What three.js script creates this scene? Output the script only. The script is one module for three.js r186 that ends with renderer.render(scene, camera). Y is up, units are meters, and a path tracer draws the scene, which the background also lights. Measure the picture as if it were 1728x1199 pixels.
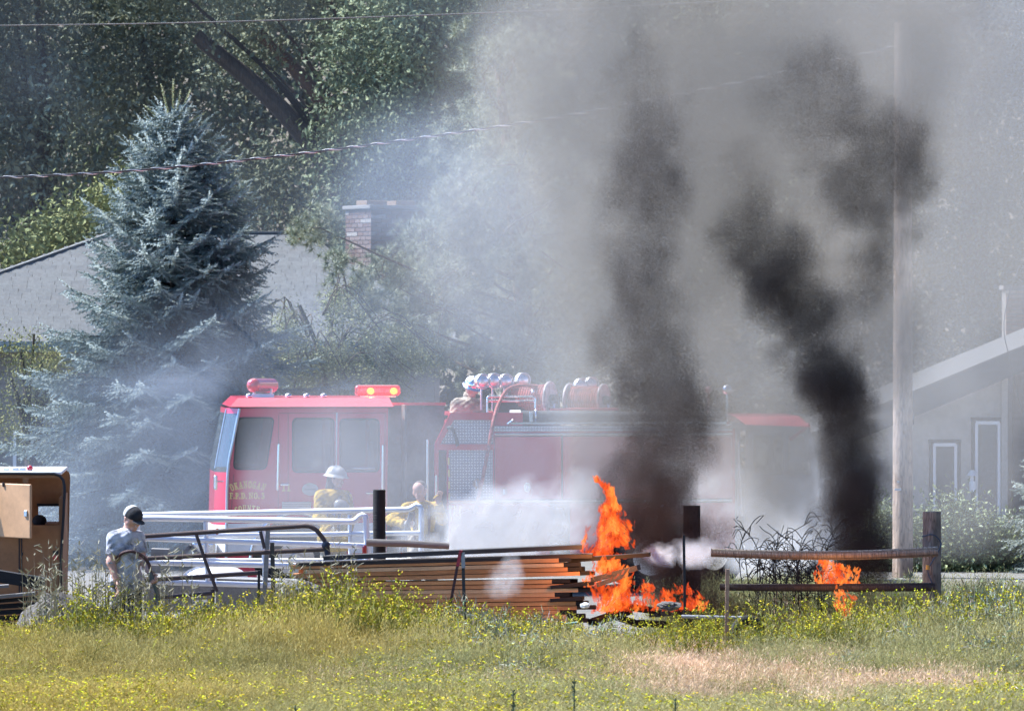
import * as THREE from 'three';
import { Sky } from 'three/addons/objects/Sky.js';
import { mergeGeometries } from 'three/addons/utils/BufferGeometryUtils.js';
import { RoundedBoxGeometry } from 'three/addons/geometries/RoundedBoxGeometry.js';
import { FontLoader } from 'three/addons/loaders/FontLoader.js';
import { TextGeometry } from 'three/addons/geometries/TextGeometry.js';

// ---------------------------------------------------------------- camera, sky, sun, exposure
const scene = new THREE.Scene();
const FPX = 7750, PITCH = Math.atan(46.5 / FPX), EYE = 3.7;            // telephoto lens, pixels of the 1728 x 1199 frame
const camera = new THREE.PerspectiveCamera(2 * Math.atan(599.5 / FPX) * 180 / Math.PI, 1728 / 1199, 1, 2500);
camera.position.set(0, EYE, 0);
camera.rotation.x = -PITCH;
camera.focus = 55;
camera.userData.fStop = 5;
scene.add(camera);
const sunDir = new THREE.Vector3(-0.72, 0.95, -0.2).normalize();
const sky = new Sky();
sky.scale.setScalar(1000);
Object.assign(sky.material.uniforms.turbidity, { value: 7 });
Object.assign(sky.material.uniforms.rayleigh, { value: 0.45 });
sky.material.uniforms.mieCoefficient.value = 0.004;
sky.material.uniforms.sunPosition.value.copy(sunDir);
scene.add(sky);
scene.environmentIntensity = 0.36;
const sun = new THREE.DirectionalLight(new THREE.Color(1, 0.95, 0.86), 4.6);
sun.position.copy(sunDir).multiplyScalar(120).add(new THREE.Vector3(0, 0, -60));
sun.target.position.set(0, 0, -60);
sun.castShadow = true;
Object.assign(sun.shadow.camera, { left: -40, right: 40, top: 60, bottom: -50, near: 1, far: 300 });
scene.add(sun, sun.target);
const renderer = new THREE.WebGLRenderer();
renderer.shadowMap.enabled = true;
renderer.toneMapping = THREE.LinearToneMapping;
renderer.toneMappingExposure = 2.3;

// ---------------------------------------------------------------- helpers
let seed = 20240611;
const rnd = () => { seed |= 0; seed = seed + 0x6D2B79F5 | 0; let t = Math.imul(seed ^ seed >>> 15, 1 | seed); t = t + Math.imul(t ^ t >>> 7, 61 | t) ^ t; return ((t ^ t >>> 14) >>> 0) / 4294967296; };
const rr = (a, b) => a + (b - a) * rnd();
const gs = () => (rnd() + rnd() + rnd() + rnd() - 2) * 1.73;
const V = (x, y, z) => new THREE.Vector3(x, y, z);
const lerp = (a, b, t) => a + (b - a) * t, clamp = (x, a, b) => Math.min(b, Math.max(a, x));
const smooth = (a, b, x) => { const t = clamp((x - a) / (b - a), 0, 1); return t * t * (3 - 2 * t); };
// the direction in which a place of the photograph lies, and the point there at a distance along the view
function at(px, py, D) {
  const x = (px - 864) / FPX, y = -(py - 599.5) / FPX, c = Math.cos(PITCH), s = Math.sin(PITCH);
  const Y = y * c - s, Z = y * s + c;
  return V(x * D / Z, EYE + Y * D / Z, -D);
}
const groundY = (D) => 553 + EYE * FPX / D;
const h2 = (x, y, s = 0) => { let n = Math.imul(x | 0, 374761393) + Math.imul(y | 0, 668265263) + Math.imul(s | 0, 974634533); n = Math.imul(n ^ n >>> 13, 1274126177); return ((n ^ n >>> 16) >>> 0) / 4294967296; };
function vn(x, y, s = 0) { const i = Math.floor(x), j = Math.floor(y), u = x - i, v = y - j, a = u * u * (3 - 2 * u), b = v * v * (3 - 2 * v); return lerp(lerp(h2(i, j, s), h2(i + 1, j, s), a), lerp(h2(i, j + 1, s), h2(i + 1, j + 1, s), a), b); }
const fbm = (x, y, s = 0, o = 4) => { let t = 0, a = .5, n = 0; for (let i = 0; i < o; i++) { t += a * vn(x, y, s + i); n += a; x *= 2.03; y *= 2.03; a *= .5; } return t / n; };
// a tiling texture from f(u, v, noise), noise wraps
function tex(size, f, srgb = false, repeat = 1) {
  const d = new Uint8Array(size * size * 4);
  const wrap = (k, s, ky = k) => (u, v) => { const x = u * k, y = v * ky, i = Math.floor(x), j = Math.floor(y), a = x - i, b = y - j, A = a * a * (3 - 2 * a), B = b * b * (3 - 2 * b), m = (n, q) => ((n % q) + q) % q; return lerp(lerp(h2(m(i, k), m(j, ky), s), h2(m(i + 1, k), m(j, ky), s), A), lerp(h2(m(i, k), m(j + 1, ky), s), h2(m(i + 1, k), m(j + 1, ky), s), A), B); };
  const fn = f(wrap);
  for (let y = 0; y < size; y++) for (let x = 0; x < size; x++) { const c = fn(x / size, y / size), o = (y * size + x) * 4; for (let k = 0; k < 3; k++) d[o + k] = clamp((Array.isArray(c) ? c[k] : c) * 255, 0, 255); d[o + 3] = 255; }
  const t = new THREE.DataTexture(d, size, size);
  t.wrapS = t.wrapT = THREE.RepeatWrapping; t.magFilter = THREE.LinearFilter; t.minFilter = THREE.LinearFilter; t.repeat.set(repeat, repeat);
  if (srgb) t.colorSpace = THREE.SRGBColorSpace;
  t.needsUpdate = true; return t;
}
const T = {
  dirt: tex(256, (w) => { const a = w(4, 1), b = w(11, 2), c = w(29, 3), d = w(83, 4); return (u, v) => .55 + .45 * (.35 * a(u, v) + .3 * b(u, v) + .2 * c(u, v) + .15 * d(u, v)); }),
  grain: tex(512, (w) => { const a = w(3, 5, 40), b = w(7, 6, 120), c = w(5, 7, 17), d = w(60, 8, 3); return (u, v) => .5 + .5 * clamp(.4 * a(u, v) + .3 * b(u, v) + .3 * c(u, v) - .1 * d(u, v), 0, 1); }),
  bark: tex(512, (w) => { const a = w(30, 9, 5), b = w(70, 10, 14), c = w(9, 11, 9); return (u, v) => { const r = Math.abs(a(u, v) - .5) * 2; return .25 + .55 * Math.sqrt(r) * (.6 + .4 * c(u, v)) + .2 * b(u, v); }; }),
  tread: tex(256, () => (u, v) => { const k = 8, x = u * k, y = v * k, i = Math.floor(x), j = Math.floor(y), a = x - i - .5, b = y - j - .5, o = (i + j) % 2 ? 1 : -1, p = (a + b * o) * .707, q = (a - b * o) * .707; return (p * p) / .12 + (q * q) / .014 < 1 ? 1 : .25; }),
  speck: tex(256, (w) => { const a = w(128, 12), b = w(64, 13), c = w(9, 14); return (u, v) => .45 + .3 * a(u, v) + .15 * b(u, v) + .15 * c(u, v); }),
  cloth: tex(256, (w) => { const a = w(6, 15), b = w(14, 16), c = w(40, 17); return (u, v) => .5 * a(u, v) + .3 * b(u, v) + .2 * c(u, v); }),
};
const TONE = .58;                                                            // base colours below were read off the bright photograph; this brings them to real surface values under its long exposure
// material: linear base colour, roughness, metalness, more
function mat(c, rough = .8, metal = 0, more = {}) {
  const phys = ['transmission', 'clearcoat', 'sheen', 'specularIntensity', 'thickness'].some((k) => k in more);
  const m = new (phys ? THREE.MeshPhysicalMaterial : THREE.MeshStandardMaterial)({ roughness: rough, metalness: metal, side: THREE.DoubleSide, ...more });
  if (Array.isArray(c)) m.color.setRGB(...c); else m.color.set(c);
  if (!metal && !(more.transmission > .5) && !m.vertexColors && !more.bare && Math.min(m.color.r, m.color.g, m.color.b) < .7) m.color.multiplyScalar(TONE);
  return m;
}
function worn(c, rough, tx, bump = .004, scale = 1, metal = 0, more = {}) {
  const t = tx.clone(); t.repeat.set(scale, scale); t.needsUpdate = true;
  return mat(c, rough, metal, { map: t, bumpMap: t, bumpScale: bump, ...more });
}
const used = {};
const numbered = (n) => { used[n] = (used[n] ?? -1) + 1; return used[n] ? n + '_' + String(used[n]).padStart(3, '0') : n; };
const shade = (o) => { o.traverse((m) => { if (m.isMesh) { m.castShadow = true; m.receiveShadow = true; } }); return o; };
function tag(o, label, category, group, kind) { if (label) o.userData.label = label; if (category) o.userData.category = category; if (group) o.userData.group = group; if (kind) o.userData.kind = kind; return o; }
function thing(name, label, category, pos = [0, 0, 0], turn = 0, group) {
  const o = new THREE.Group(); o.name = numbered(name); o.position.set(...(pos.isVector3 ? pos.toArray() : pos)); o.rotation.y = turn;
  scene.add(o); return tag(o, label, category, group);
}
// uv in metres, from the axis that a face looks along
function uvm(g, along) {
  const p = g.attributes.position, n = g.attributes.normal, uv = new Float32Array(p.count * 2);
  for (let i = 0; i < p.count; i++) {
    const x = Math.abs(n.getX(i)), y = Math.abs(n.getY(i)), z = Math.abs(n.getZ(i));
    let a, b;
    if (x > y && x > z) { a = p.getZ(i); b = p.getY(i); } else if (y > z) { a = p.getX(i); b = p.getZ(i); } else { a = p.getX(i); b = p.getY(i); }
    uv[i * 2] = a; uv[i * 2 + 1] = b;
  }
  g.setAttribute('uv', new THREE.BufferAttribute(uv, 2)); return g;
}
const flat = (g) => { let r = g.index ? g.toNonIndexed() : g; if (!r.attributes.normal) r.computeVertexNormals(); for (const k of Object.keys(r.attributes)) if (!['position', 'normal', 'uv', 'color'].includes(k)) r.deleteAttribute(k); return r; };
function join(list, keepUv) {
  const gs_ = list.flat(Infinity).map(flat);
  if (!keepUv) for (const g of gs_) { g.deleteAttribute('uv'); g.deleteAttribute('color'); }
  const g = mergeGeometries(gs_); g.morphTargetsRelative = false; return keepUv ? g : uvm(g);
}
function part(name, list, m, parent, label) {
  const o = new THREE.Mesh(list.isBufferGeometry ? list : join([list]), m); o.name = parent ? name : numbered(name); (parent ?? scene).add(o);
  if (label) o.userData.label = label; return shade(o);
}
function struct(name, list, m) { const o = part(name, list, m); o.userData.kind = 'structure'; return o; }
const box = (w, h, d, x = 0, y = 0, z = 0, r = 0) => { const g = r ? new RoundedBoxGeometry(w, h, d, 2, Math.min(r, w / 2.01, h / 2.01, d / 2.01)) : new THREE.BoxGeometry(w, h, d); return g.translate(x, y, z); };
function rod(a, b, r0, r1 = r0, seg = 10, hseg = 1) {
  const d = b.clone().sub(a), g = new THREE.CylinderGeometry(r1, r0, d.length(), seg, hseg);
  g.applyQuaternion(new THREE.Quaternion().setFromUnitVectors(V(0, 1, 0), d.clone().normalize())); const m = a.clone().add(b).multiplyScalar(.5); return g.translate(m.x, m.y, m.z);
}
function tube(pts, r, seg = 8, n) { const c = new THREE.CatmullRomCurve3(pts); return new THREE.TubeGeometry(c, n ?? pts.length * 8, r, seg); }
// a tube with straight runs and rounded corners
function pipe(pts, r, bend = .12, seg = 8) {
  const path = new THREE.CurvePath(); let from = pts[0].clone();
  for (let i = 1; i < pts.length - 1; i++) { const p = pts[i], a = pts[i - 1], b = pts[i + 1], u = a.clone().sub(p), w = b.clone().sub(p), k = Math.min(bend, u.length() * .48, w.length() * .48); const s = p.clone().addScaledVector(u.normalize(), k), e = p.clone().addScaledVector(w.normalize(), k); path.add(new THREE.LineCurve3(from, s)); path.add(new THREE.QuadraticBezierCurve3(s, p.clone(), e)); from = e; }
  path.add(new THREE.LineCurve3(from, pts[pts.length - 1].clone()));
  return new THREE.TubeGeometry(path, 14 * pts.length, r, seg);
}
function beam(a, b, w, h, up = V(0, 1, 0)) { // a box from a to b
  const d = b.clone().sub(a), L = d.length(), x = d.clone().normalize(), z = x.clone().cross(up).normalize(), y = z.clone().cross(x);
  return new THREE.BoxGeometry(L, h, w).applyMatrix4(new THREE.Matrix4().makeBasis(x, y, z).setPosition(a.clone().add(b).multiplyScalar(.5)));
}
function shape(pts) { const s = new THREE.Shape(); pts.forEach((p, i) => i ? s.lineTo(...p) : s.moveTo(...p)); return s; }
function roundShape(pts, r, Cls = THREE.Shape) { // polygon with rounded corners
  const s = new Cls(), n = pts.length;
  for (let i = 0; i < n; i++) {
    const p = pts[i], a = pts[(i + n - 1) % n], b = pts[(i + 1) % n], la = Math.hypot(a[0] - p[0], a[1] - p[1]), lb = Math.hypot(b[0] - p[0], b[1] - p[1]), k = Math.min(r, la / 2.1, lb / 2.1);
    const s0 = [p[0] + (a[0] - p[0]) * k / la, p[1] + (a[1] - p[1]) * k / la], s1 = [p[0] + (b[0] - p[0]) * k / lb, p[1] + (b[1] - p[1]) * k / lb];
    i ? s.lineTo(...s0) : s.moveTo(...s0); s.quadraticCurveTo(p[0], p[1], ...s1);
  }
  s.closePath(); return s;
}
const extr = (s, d, bevel = 0) => new THREE.ExtrudeGeometry(s, { depth: d, bevelEnabled: bevel > 0, bevelSize: bevel, bevelThickness: bevel, bevelSegments: 2, curveSegments: 5 });
// naive surface nets over a signed distance
function nets(f, lo, hi, cell) {
  const n = [0, 1, 2].map((k) => Math.ceil((hi[k] - lo[k]) / cell) + 2), [nx, ny, nz] = n, F = new Float32Array(nx * ny * nz), at3 = (x, y, z) => (z * ny + y) * nx + x;
  for (let z = 0; z < nz; z++) for (let y = 0; y < ny; y++) for (let x = 0; x < nx; x++) F[at3(x, y, z)] = f(lo[0] + x * cell, lo[1] + y * cell, lo[2] + z * cell);
  const id = new Int32Array(F.length).fill(-1), P = [], I = [];
  for (let z = 0; z < nz - 1; z++) for (let y = 0; y < ny - 1; y++) for (let x = 0; x < nx - 1; x++) {
    let c = 0, sx = 0, sy = 0, sz = 0, neg = 0;
    for (let k = 0; k < 8; k++) if (F[at3(x + (k & 1), y + (k >> 1 & 1), z + (k >> 2))] < 0) neg++;
    if (!neg || neg === 8) continue;
    for (let k = 0; k < 8; k++) for (const b of [1, 2, 4]) if (!(k & b)) {
      const j = k | b, A = F[at3(x + (k & 1), y + (k >> 1 & 1), z + (k >> 2))], B = F[at3(x + (j & 1), y + (j >> 1 & 1), z + (j >> 2))];
      if (A < 0 !== B < 0) { const t = A / (A - B); sx += (k & 1) + (b === 1 ? t : 0); sy += (k >> 1 & 1) + (b === 2 ? t : 0); sz += (k >> 2) + (b === 4 ? t : 0); c++; }
    }
    id[at3(x, y, z)] = P.length / 3; P.push(lo[0] + (x + sx / c) * cell, lo[1] + (y + sy / c) * cell, lo[2] + (z + sz / c) * cell);
  }
  const quad = (a, b, c, d, flip) => { if (a < 0 || b < 0 || c < 0 || d < 0) return; flip ? I.push(a, c, b, a, d, c) : I.push(a, b, c, a, c, d); };
  for (let z = 1; z < nz - 1; z++) for (let y = 1; y < ny - 1; y++) for (let x = 1; x < nx - 1; x++) {
    const s = F[at3(x, y, z)] < 0;
    if (s !== F[at3(x + 1, y, z)] < 0) quad(id[at3(x, y - 1, z - 1)], id[at3(x, y, z - 1)], id[at3(x, y, z)], id[at3(x, y - 1, z)], !s);
    if (s !== F[at3(x, y + 1, z)] < 0) quad(id[at3(x - 1, y, z - 1)], id[at3(x - 1, y, z)], id[at3(x, y, z)], id[at3(x, y, z - 1)], !s);
    if (s !== F[at3(x, y, z + 1)] < 0) quad(id[at3(x - 1, y - 1, z)], id[at3(x, y - 1, z)], id[at3(x, y, z)], id[at3(x - 1, y, z)], !s);
  }
  const g = new THREE.BufferGeometry(); g.setAttribute('position', new THREE.Float32BufferAttribute(P, 3)); g.setIndex(I); g.computeVertexNormals();
  return g;
}
// instanced copies: list of [Matrix4, colour or null]
function copies(name, geo, m, list, parent, kind) {
  const im = new THREE.InstancedMesh(geo, m, list.length); im.name = parent ? name : numbered(name);
  list.forEach(([M, c], i) => { im.setMatrixAt(i, M); if (c) im.setColorAt(i, c); });
  (parent ?? scene).add(im); if (kind) im.userData.kind = kind; return shade(im);
}
// the same copies joined into one real mesh with vertex colours (far quicker to trace than overlapping instances)
function merged(name, geo, m, list, parent, kind, keep) {
  const L = keep ? list.filter(([M]) => keep(M)) : list, p = flat(geo).attributes.position, n = p.count, P = new Float32Array(L.length * n * 3), C = new Float32Array(L.length * n * 3), v = V(0, 0, 0);
  L.forEach(([M, c], k) => { for (let i = 0; i < n; i++) { v.fromBufferAttribute(p, i).applyMatrix4(M); const o = (k * n + i) * 3; P[o] = v.x; P[o + 1] = v.y; P[o + 2] = v.z; C[o] = c.r; C[o + 1] = c.g; C[o + 2] = c.b; } });
  const g = new THREE.BufferGeometry(); g.setAttribute('position', new THREE.BufferAttribute(P, 3)); g.setAttribute('color', new THREE.BufferAttribute(C, 3)); g.computeVertexNormals();
  const mm = m.clone(); mm.vertexColors = true; const o = new THREE.Mesh(g, mm); o.name = parent ? name : numbered(name); (parent ?? scene).add(o); if (kind) o.userData.kind = kind; return shade(o);
}
const col = (r, g, b) => new THREE.Color().setRGB(r, g, b);
const mixc = (a, b, t, j = 0) => { const k = TONE * (1 + j * (rnd() - .5) * 2); return col(lerp(a[0], b[0], t) * k, lerp(a[1], b[1], t) * k, lerp(a[2], b[2], t) * k); };
const M4 = (p, q, s) => new THREE.Matrix4().compose(p, q, s.isVector3 ? s : V(s, s, s));
const euler = (x, y, z) => new THREE.Quaternion().setFromEuler(new THREE.Euler(x, y, z));
const anyTurn = () => euler(rnd() * 6.283, rnd() * 6.283, rnd() * 6.283);
// raw triangles with optional colours
class Tri {
  constructor() { this.p = []; this.c = []; this.k = [1, 1, 1]; }
  tri(a, b, c) { for (const v of [a, b, c]) { this.p.push(v.x, v.y, v.z); this.c.push(...this.k); } return this; }
  quad(a, b, c, d) { return this.tri(a, b, c).tri(a, c, d); }
  blade(base, tip, w, bendTo) { // a narrow two-part leaf
    const d = tip.clone().sub(base), s = V(rnd() - .5, rnd() - .5, rnd() - .5).cross(d).normalize().multiplyScalar(w / 2), mid = base.clone().lerp(tip, .45).add(bendTo ?? V(0, 0, 0));
    this.tri(base.clone().sub(s.clone().multiplyScalar(.6)), base.clone().add(s.clone().multiplyScalar(.6)), mid.clone().add(s)); this.tri(base.clone().sub(s.clone().multiplyScalar(.6)), mid.clone().add(s), mid.clone().sub(s)); return this.tri(mid.clone().sub(s), mid.clone().add(s), tip);
  }
  geo(colors) { const g = new THREE.BufferGeometry(); g.setAttribute('position', new THREE.Float32BufferAttribute(this.p, 3)); if (colors) g.setAttribute('color', new THREE.Float32BufferAttribute(this.c, 3)); g.computeVertexNormals(); return g; }
}

// ---------------------------------------------------------------- the setting: ground, hill
const soil = worn([.30, .25, .18], 1, T.dirt, .03, .35);
{
  const g = new THREE.PlaneGeometry(900, 500, 200, 160).rotateX(-Math.PI / 2).translate(0, 0, -180), p = g.attributes.position;
  for (let i = 0; i < p.count; i++) { const x = p.getX(i), z = p.getZ(i), far = smooth(-128, -330, z); p.setY(i, (z < -100 || Math.abs(x) > 30 ? 1.4 * (fbm(x * .03, z * .03, 3) - .5) * smooth(-100, -130, z) : 0) + far * 70 * (0.7 + .5 * fbm(x * .01, z * .01, 9))); }
  g.computeVertexNormals();
  struct('ground', [g], soil).userData.label = 'dusty bare ground that rises to a hill behind the trees';
}
{ // a worn gravel yard under the trucks, a sheet above the soil
  const s = roundShape([[-12, 52.5], [12, 52.5], [14, 79], [-12, 80]], 3), g = new THREE.ShapeGeometry(s).rotateX(-Math.PI / 2).translate(0, .006, 0);
  tag(struct('gravel_yard', [g], worn([.36, .34, .3], 1, T.speck, .02, .8)), 'pale gravel yard under the red fire engine');
}

// ---------------------------------------------------------------- trees and shrubs
const leafMat = (c, t = .3, r = .7) => mat(c, r, 0, t > .32 ? { transmission: t, thickness: 0, specularIntensity: .5 } : { specularIntensity: .4 });
const barkMat = worn([.16, .115, .085], 1, T.bark, .03, 1.2), barkRed = worn([.3, .15, .09], 1, T.bark, .03, 1.2), twigMat = worn([.36, .28, .2], 1, T.bark, .006, 3);
function leafClump(n, spread, size, droop = 0, slim = .5) {
  const t = new Tri();
  for (let i = 0; i < n; i++) {
    const c = V(gs() * spread * .5, gs() * spread * .5 - droop * rnd() * spread, gs() * spread * .5), q = anyTurn(), L = size * rr(.6, 1.25), w = L * slim * rr(.7, 1.1);
    const P = (x, y, z) => V(x, y, z).applyQuaternion(q).add(c), a = P(0, 0, 0), b = P(w / 2, w * .16, L * .45), d = P(-w / 2, w * .16, L * .45), e = P(0, -w * .1, L);
    t.tri(a, b, e).tri(a, e, d);
  }
  return t.geo();
}
const CL = { big: leafClump(26, .62, .155, 0, .6), mid: leafClump(26, .5, .12, 0, .56), droop: leafClump(30, .3, .075, 1.6, .3), small: leafClump(24, .3, .06), shrub: leafClump(26, .34, .085) };
const inBall = () => { let v; do v = V(rr(-1, 1), rr(-1, 1), rr(-1, 1)); while (v.lengthSq() > 1); return v; };
// crown: lobes [x, y, z, rx, ry, rz] about the foot; leaves crowd near the lobes' skins
function crownList(lobes, count, dark, light, sizes = [.8, 1.3]) {
  const vol = lobes.map((l) => Math.pow(l[3] * l[4] * l[5], .72)), sum = vol.reduce((a, b) => a + b), out = [];
  lobes.forEach((l, k) => {
    const tone = rr(-.25, .25);
    for (let i = 0, n = count * vol[k] / sum; i < n; i++) {
      const v = inBall(), r = v.length(); if (r < .5 && rnd() < .8 || v.z < -.35) continue;
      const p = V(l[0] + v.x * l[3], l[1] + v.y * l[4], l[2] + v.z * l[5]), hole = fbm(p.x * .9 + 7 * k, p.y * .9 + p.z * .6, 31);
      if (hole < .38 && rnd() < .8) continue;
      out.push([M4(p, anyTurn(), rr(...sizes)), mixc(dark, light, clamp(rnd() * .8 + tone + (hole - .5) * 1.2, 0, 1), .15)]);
    }
  });
  return out;
}
function limb(pts, r0, r1, seg = 9) { // tapered, slightly crooked
  const c = new THREE.CatmullRomCurve3(pts), n = pts.length * 5, g = new THREE.TubeGeometry(c, n, 1, seg), p = g.attributes.position;
  for (let i = 0; i <= n; i++) { const o = c.getPointAt(i / n), r = lerp(r0, r1, i / n) * (1 + .12 * (fbm(i * .7, r0 * 9, 5) - .5)); for (let j = 0; j <= seg; j++) { const k = i * (seg + 1) + j; p.setXYZ(k, o.x + (p.getX(k) - o.x) * r, o.y + (p.getY(k) - o.y) * r, o.z + (p.getZ(k) - o.z) * r); } }
  g.computeVertexNormals(); return g;
}
function broadTree(label, foot, height, lobes, count, dark, light, clump, trunk, m = barkMat, group, sizes, tr = .2) {
  const o = thing('broadleaf_tree', label, 'tree', [foot[0], 0, foot[1]], 0, group);
  part('trunk', [trunk ?? limb([V(0, -.2, 0), V(rr(-.3, .3), height * .3, 0), V(rr(-.6, .6), height * .6, rr(-.4, .4)), V(rr(-.5, .5), height * .85, 0)], height * .022 + .08, .06), ...lobes.slice(0, 6).map((l) => limb([V(0, height * .3, 0), V(l[0] * .5, lerp(height * .35, l[1], .6), l[2] * .5), V(l[0], l[1], l[2])], .1, .025, 6))], m, o);
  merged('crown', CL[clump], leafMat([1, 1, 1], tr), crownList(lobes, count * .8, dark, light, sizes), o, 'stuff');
  return o;
}
const wx = (px, D) => (px - 864) * D / FPX, wy = (py, D) => at(864, py, D).y;
const lobesOf = (D, foot, list) => list.map(([px, py, rx, ry, dz = 0]) => [wx(px, D) - foot, wy(py, D), dz, rx * D / FPX, ry * D / FPX, Math.max(rx, ry) * D / FPX * .7]);
{
  const dk = [.15, .175, .11], lt = [.4, .42, .25], D = 104, G = 'dense tall trees behind the houses';
  const tall = (label, px, list, D_, n, d = dk, l = lt, c = 'big', tr, m) => broadTree(label, [wx(px, D_), -D_], 14, lobesOf(D_, wx(px, D_), list), n, d, l, c, tr, m);
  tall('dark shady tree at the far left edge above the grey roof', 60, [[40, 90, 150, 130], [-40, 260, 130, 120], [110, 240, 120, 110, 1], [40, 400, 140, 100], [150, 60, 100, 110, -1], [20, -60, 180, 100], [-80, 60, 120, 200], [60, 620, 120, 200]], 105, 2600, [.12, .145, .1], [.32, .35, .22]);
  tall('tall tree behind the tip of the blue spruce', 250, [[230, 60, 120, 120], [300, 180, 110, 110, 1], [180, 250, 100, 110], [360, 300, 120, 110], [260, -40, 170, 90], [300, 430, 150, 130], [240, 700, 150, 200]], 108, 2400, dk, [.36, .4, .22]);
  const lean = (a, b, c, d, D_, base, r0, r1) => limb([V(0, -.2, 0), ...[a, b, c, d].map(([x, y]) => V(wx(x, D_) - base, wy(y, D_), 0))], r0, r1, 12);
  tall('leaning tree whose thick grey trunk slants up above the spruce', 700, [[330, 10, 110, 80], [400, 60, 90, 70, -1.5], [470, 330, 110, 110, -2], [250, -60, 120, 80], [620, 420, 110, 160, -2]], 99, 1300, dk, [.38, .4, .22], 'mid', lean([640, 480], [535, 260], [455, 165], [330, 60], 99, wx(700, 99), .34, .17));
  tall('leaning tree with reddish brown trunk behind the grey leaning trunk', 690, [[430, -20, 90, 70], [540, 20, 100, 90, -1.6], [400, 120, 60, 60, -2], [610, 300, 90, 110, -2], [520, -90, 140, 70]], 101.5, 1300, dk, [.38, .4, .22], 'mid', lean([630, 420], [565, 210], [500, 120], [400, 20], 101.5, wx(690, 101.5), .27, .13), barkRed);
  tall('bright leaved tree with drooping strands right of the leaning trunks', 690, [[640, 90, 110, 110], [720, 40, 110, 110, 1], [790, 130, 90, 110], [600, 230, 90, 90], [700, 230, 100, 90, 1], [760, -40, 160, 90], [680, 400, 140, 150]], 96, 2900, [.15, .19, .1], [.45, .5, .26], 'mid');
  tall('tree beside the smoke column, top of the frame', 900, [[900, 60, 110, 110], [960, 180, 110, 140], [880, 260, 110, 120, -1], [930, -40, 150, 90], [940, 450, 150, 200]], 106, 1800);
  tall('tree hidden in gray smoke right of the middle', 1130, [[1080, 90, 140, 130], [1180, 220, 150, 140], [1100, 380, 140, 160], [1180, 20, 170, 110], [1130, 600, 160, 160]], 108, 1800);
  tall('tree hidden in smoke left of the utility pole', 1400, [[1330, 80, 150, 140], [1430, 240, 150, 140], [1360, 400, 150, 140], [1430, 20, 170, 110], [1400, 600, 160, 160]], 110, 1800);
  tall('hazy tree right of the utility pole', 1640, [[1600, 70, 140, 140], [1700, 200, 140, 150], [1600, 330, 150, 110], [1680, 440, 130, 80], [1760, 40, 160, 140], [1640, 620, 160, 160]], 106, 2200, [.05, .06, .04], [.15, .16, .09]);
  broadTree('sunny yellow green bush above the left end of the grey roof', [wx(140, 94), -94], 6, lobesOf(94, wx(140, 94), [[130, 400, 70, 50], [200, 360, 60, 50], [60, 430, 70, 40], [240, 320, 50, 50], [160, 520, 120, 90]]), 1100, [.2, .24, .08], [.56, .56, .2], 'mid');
}
{ // a far-off wood that closes the view behind the single trees
  const list = [];
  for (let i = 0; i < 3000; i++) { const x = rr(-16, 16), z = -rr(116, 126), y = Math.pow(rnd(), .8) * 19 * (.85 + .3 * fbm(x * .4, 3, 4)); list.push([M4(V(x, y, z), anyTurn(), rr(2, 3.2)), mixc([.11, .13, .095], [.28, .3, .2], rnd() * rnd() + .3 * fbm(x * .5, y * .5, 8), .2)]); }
  tag(merged('far_wood', CL.big, leafMat([1, 1, 1], .1), list, null, 'stuff'), 'dark far wood closing the view behind the trees', 'wood');
}
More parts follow.
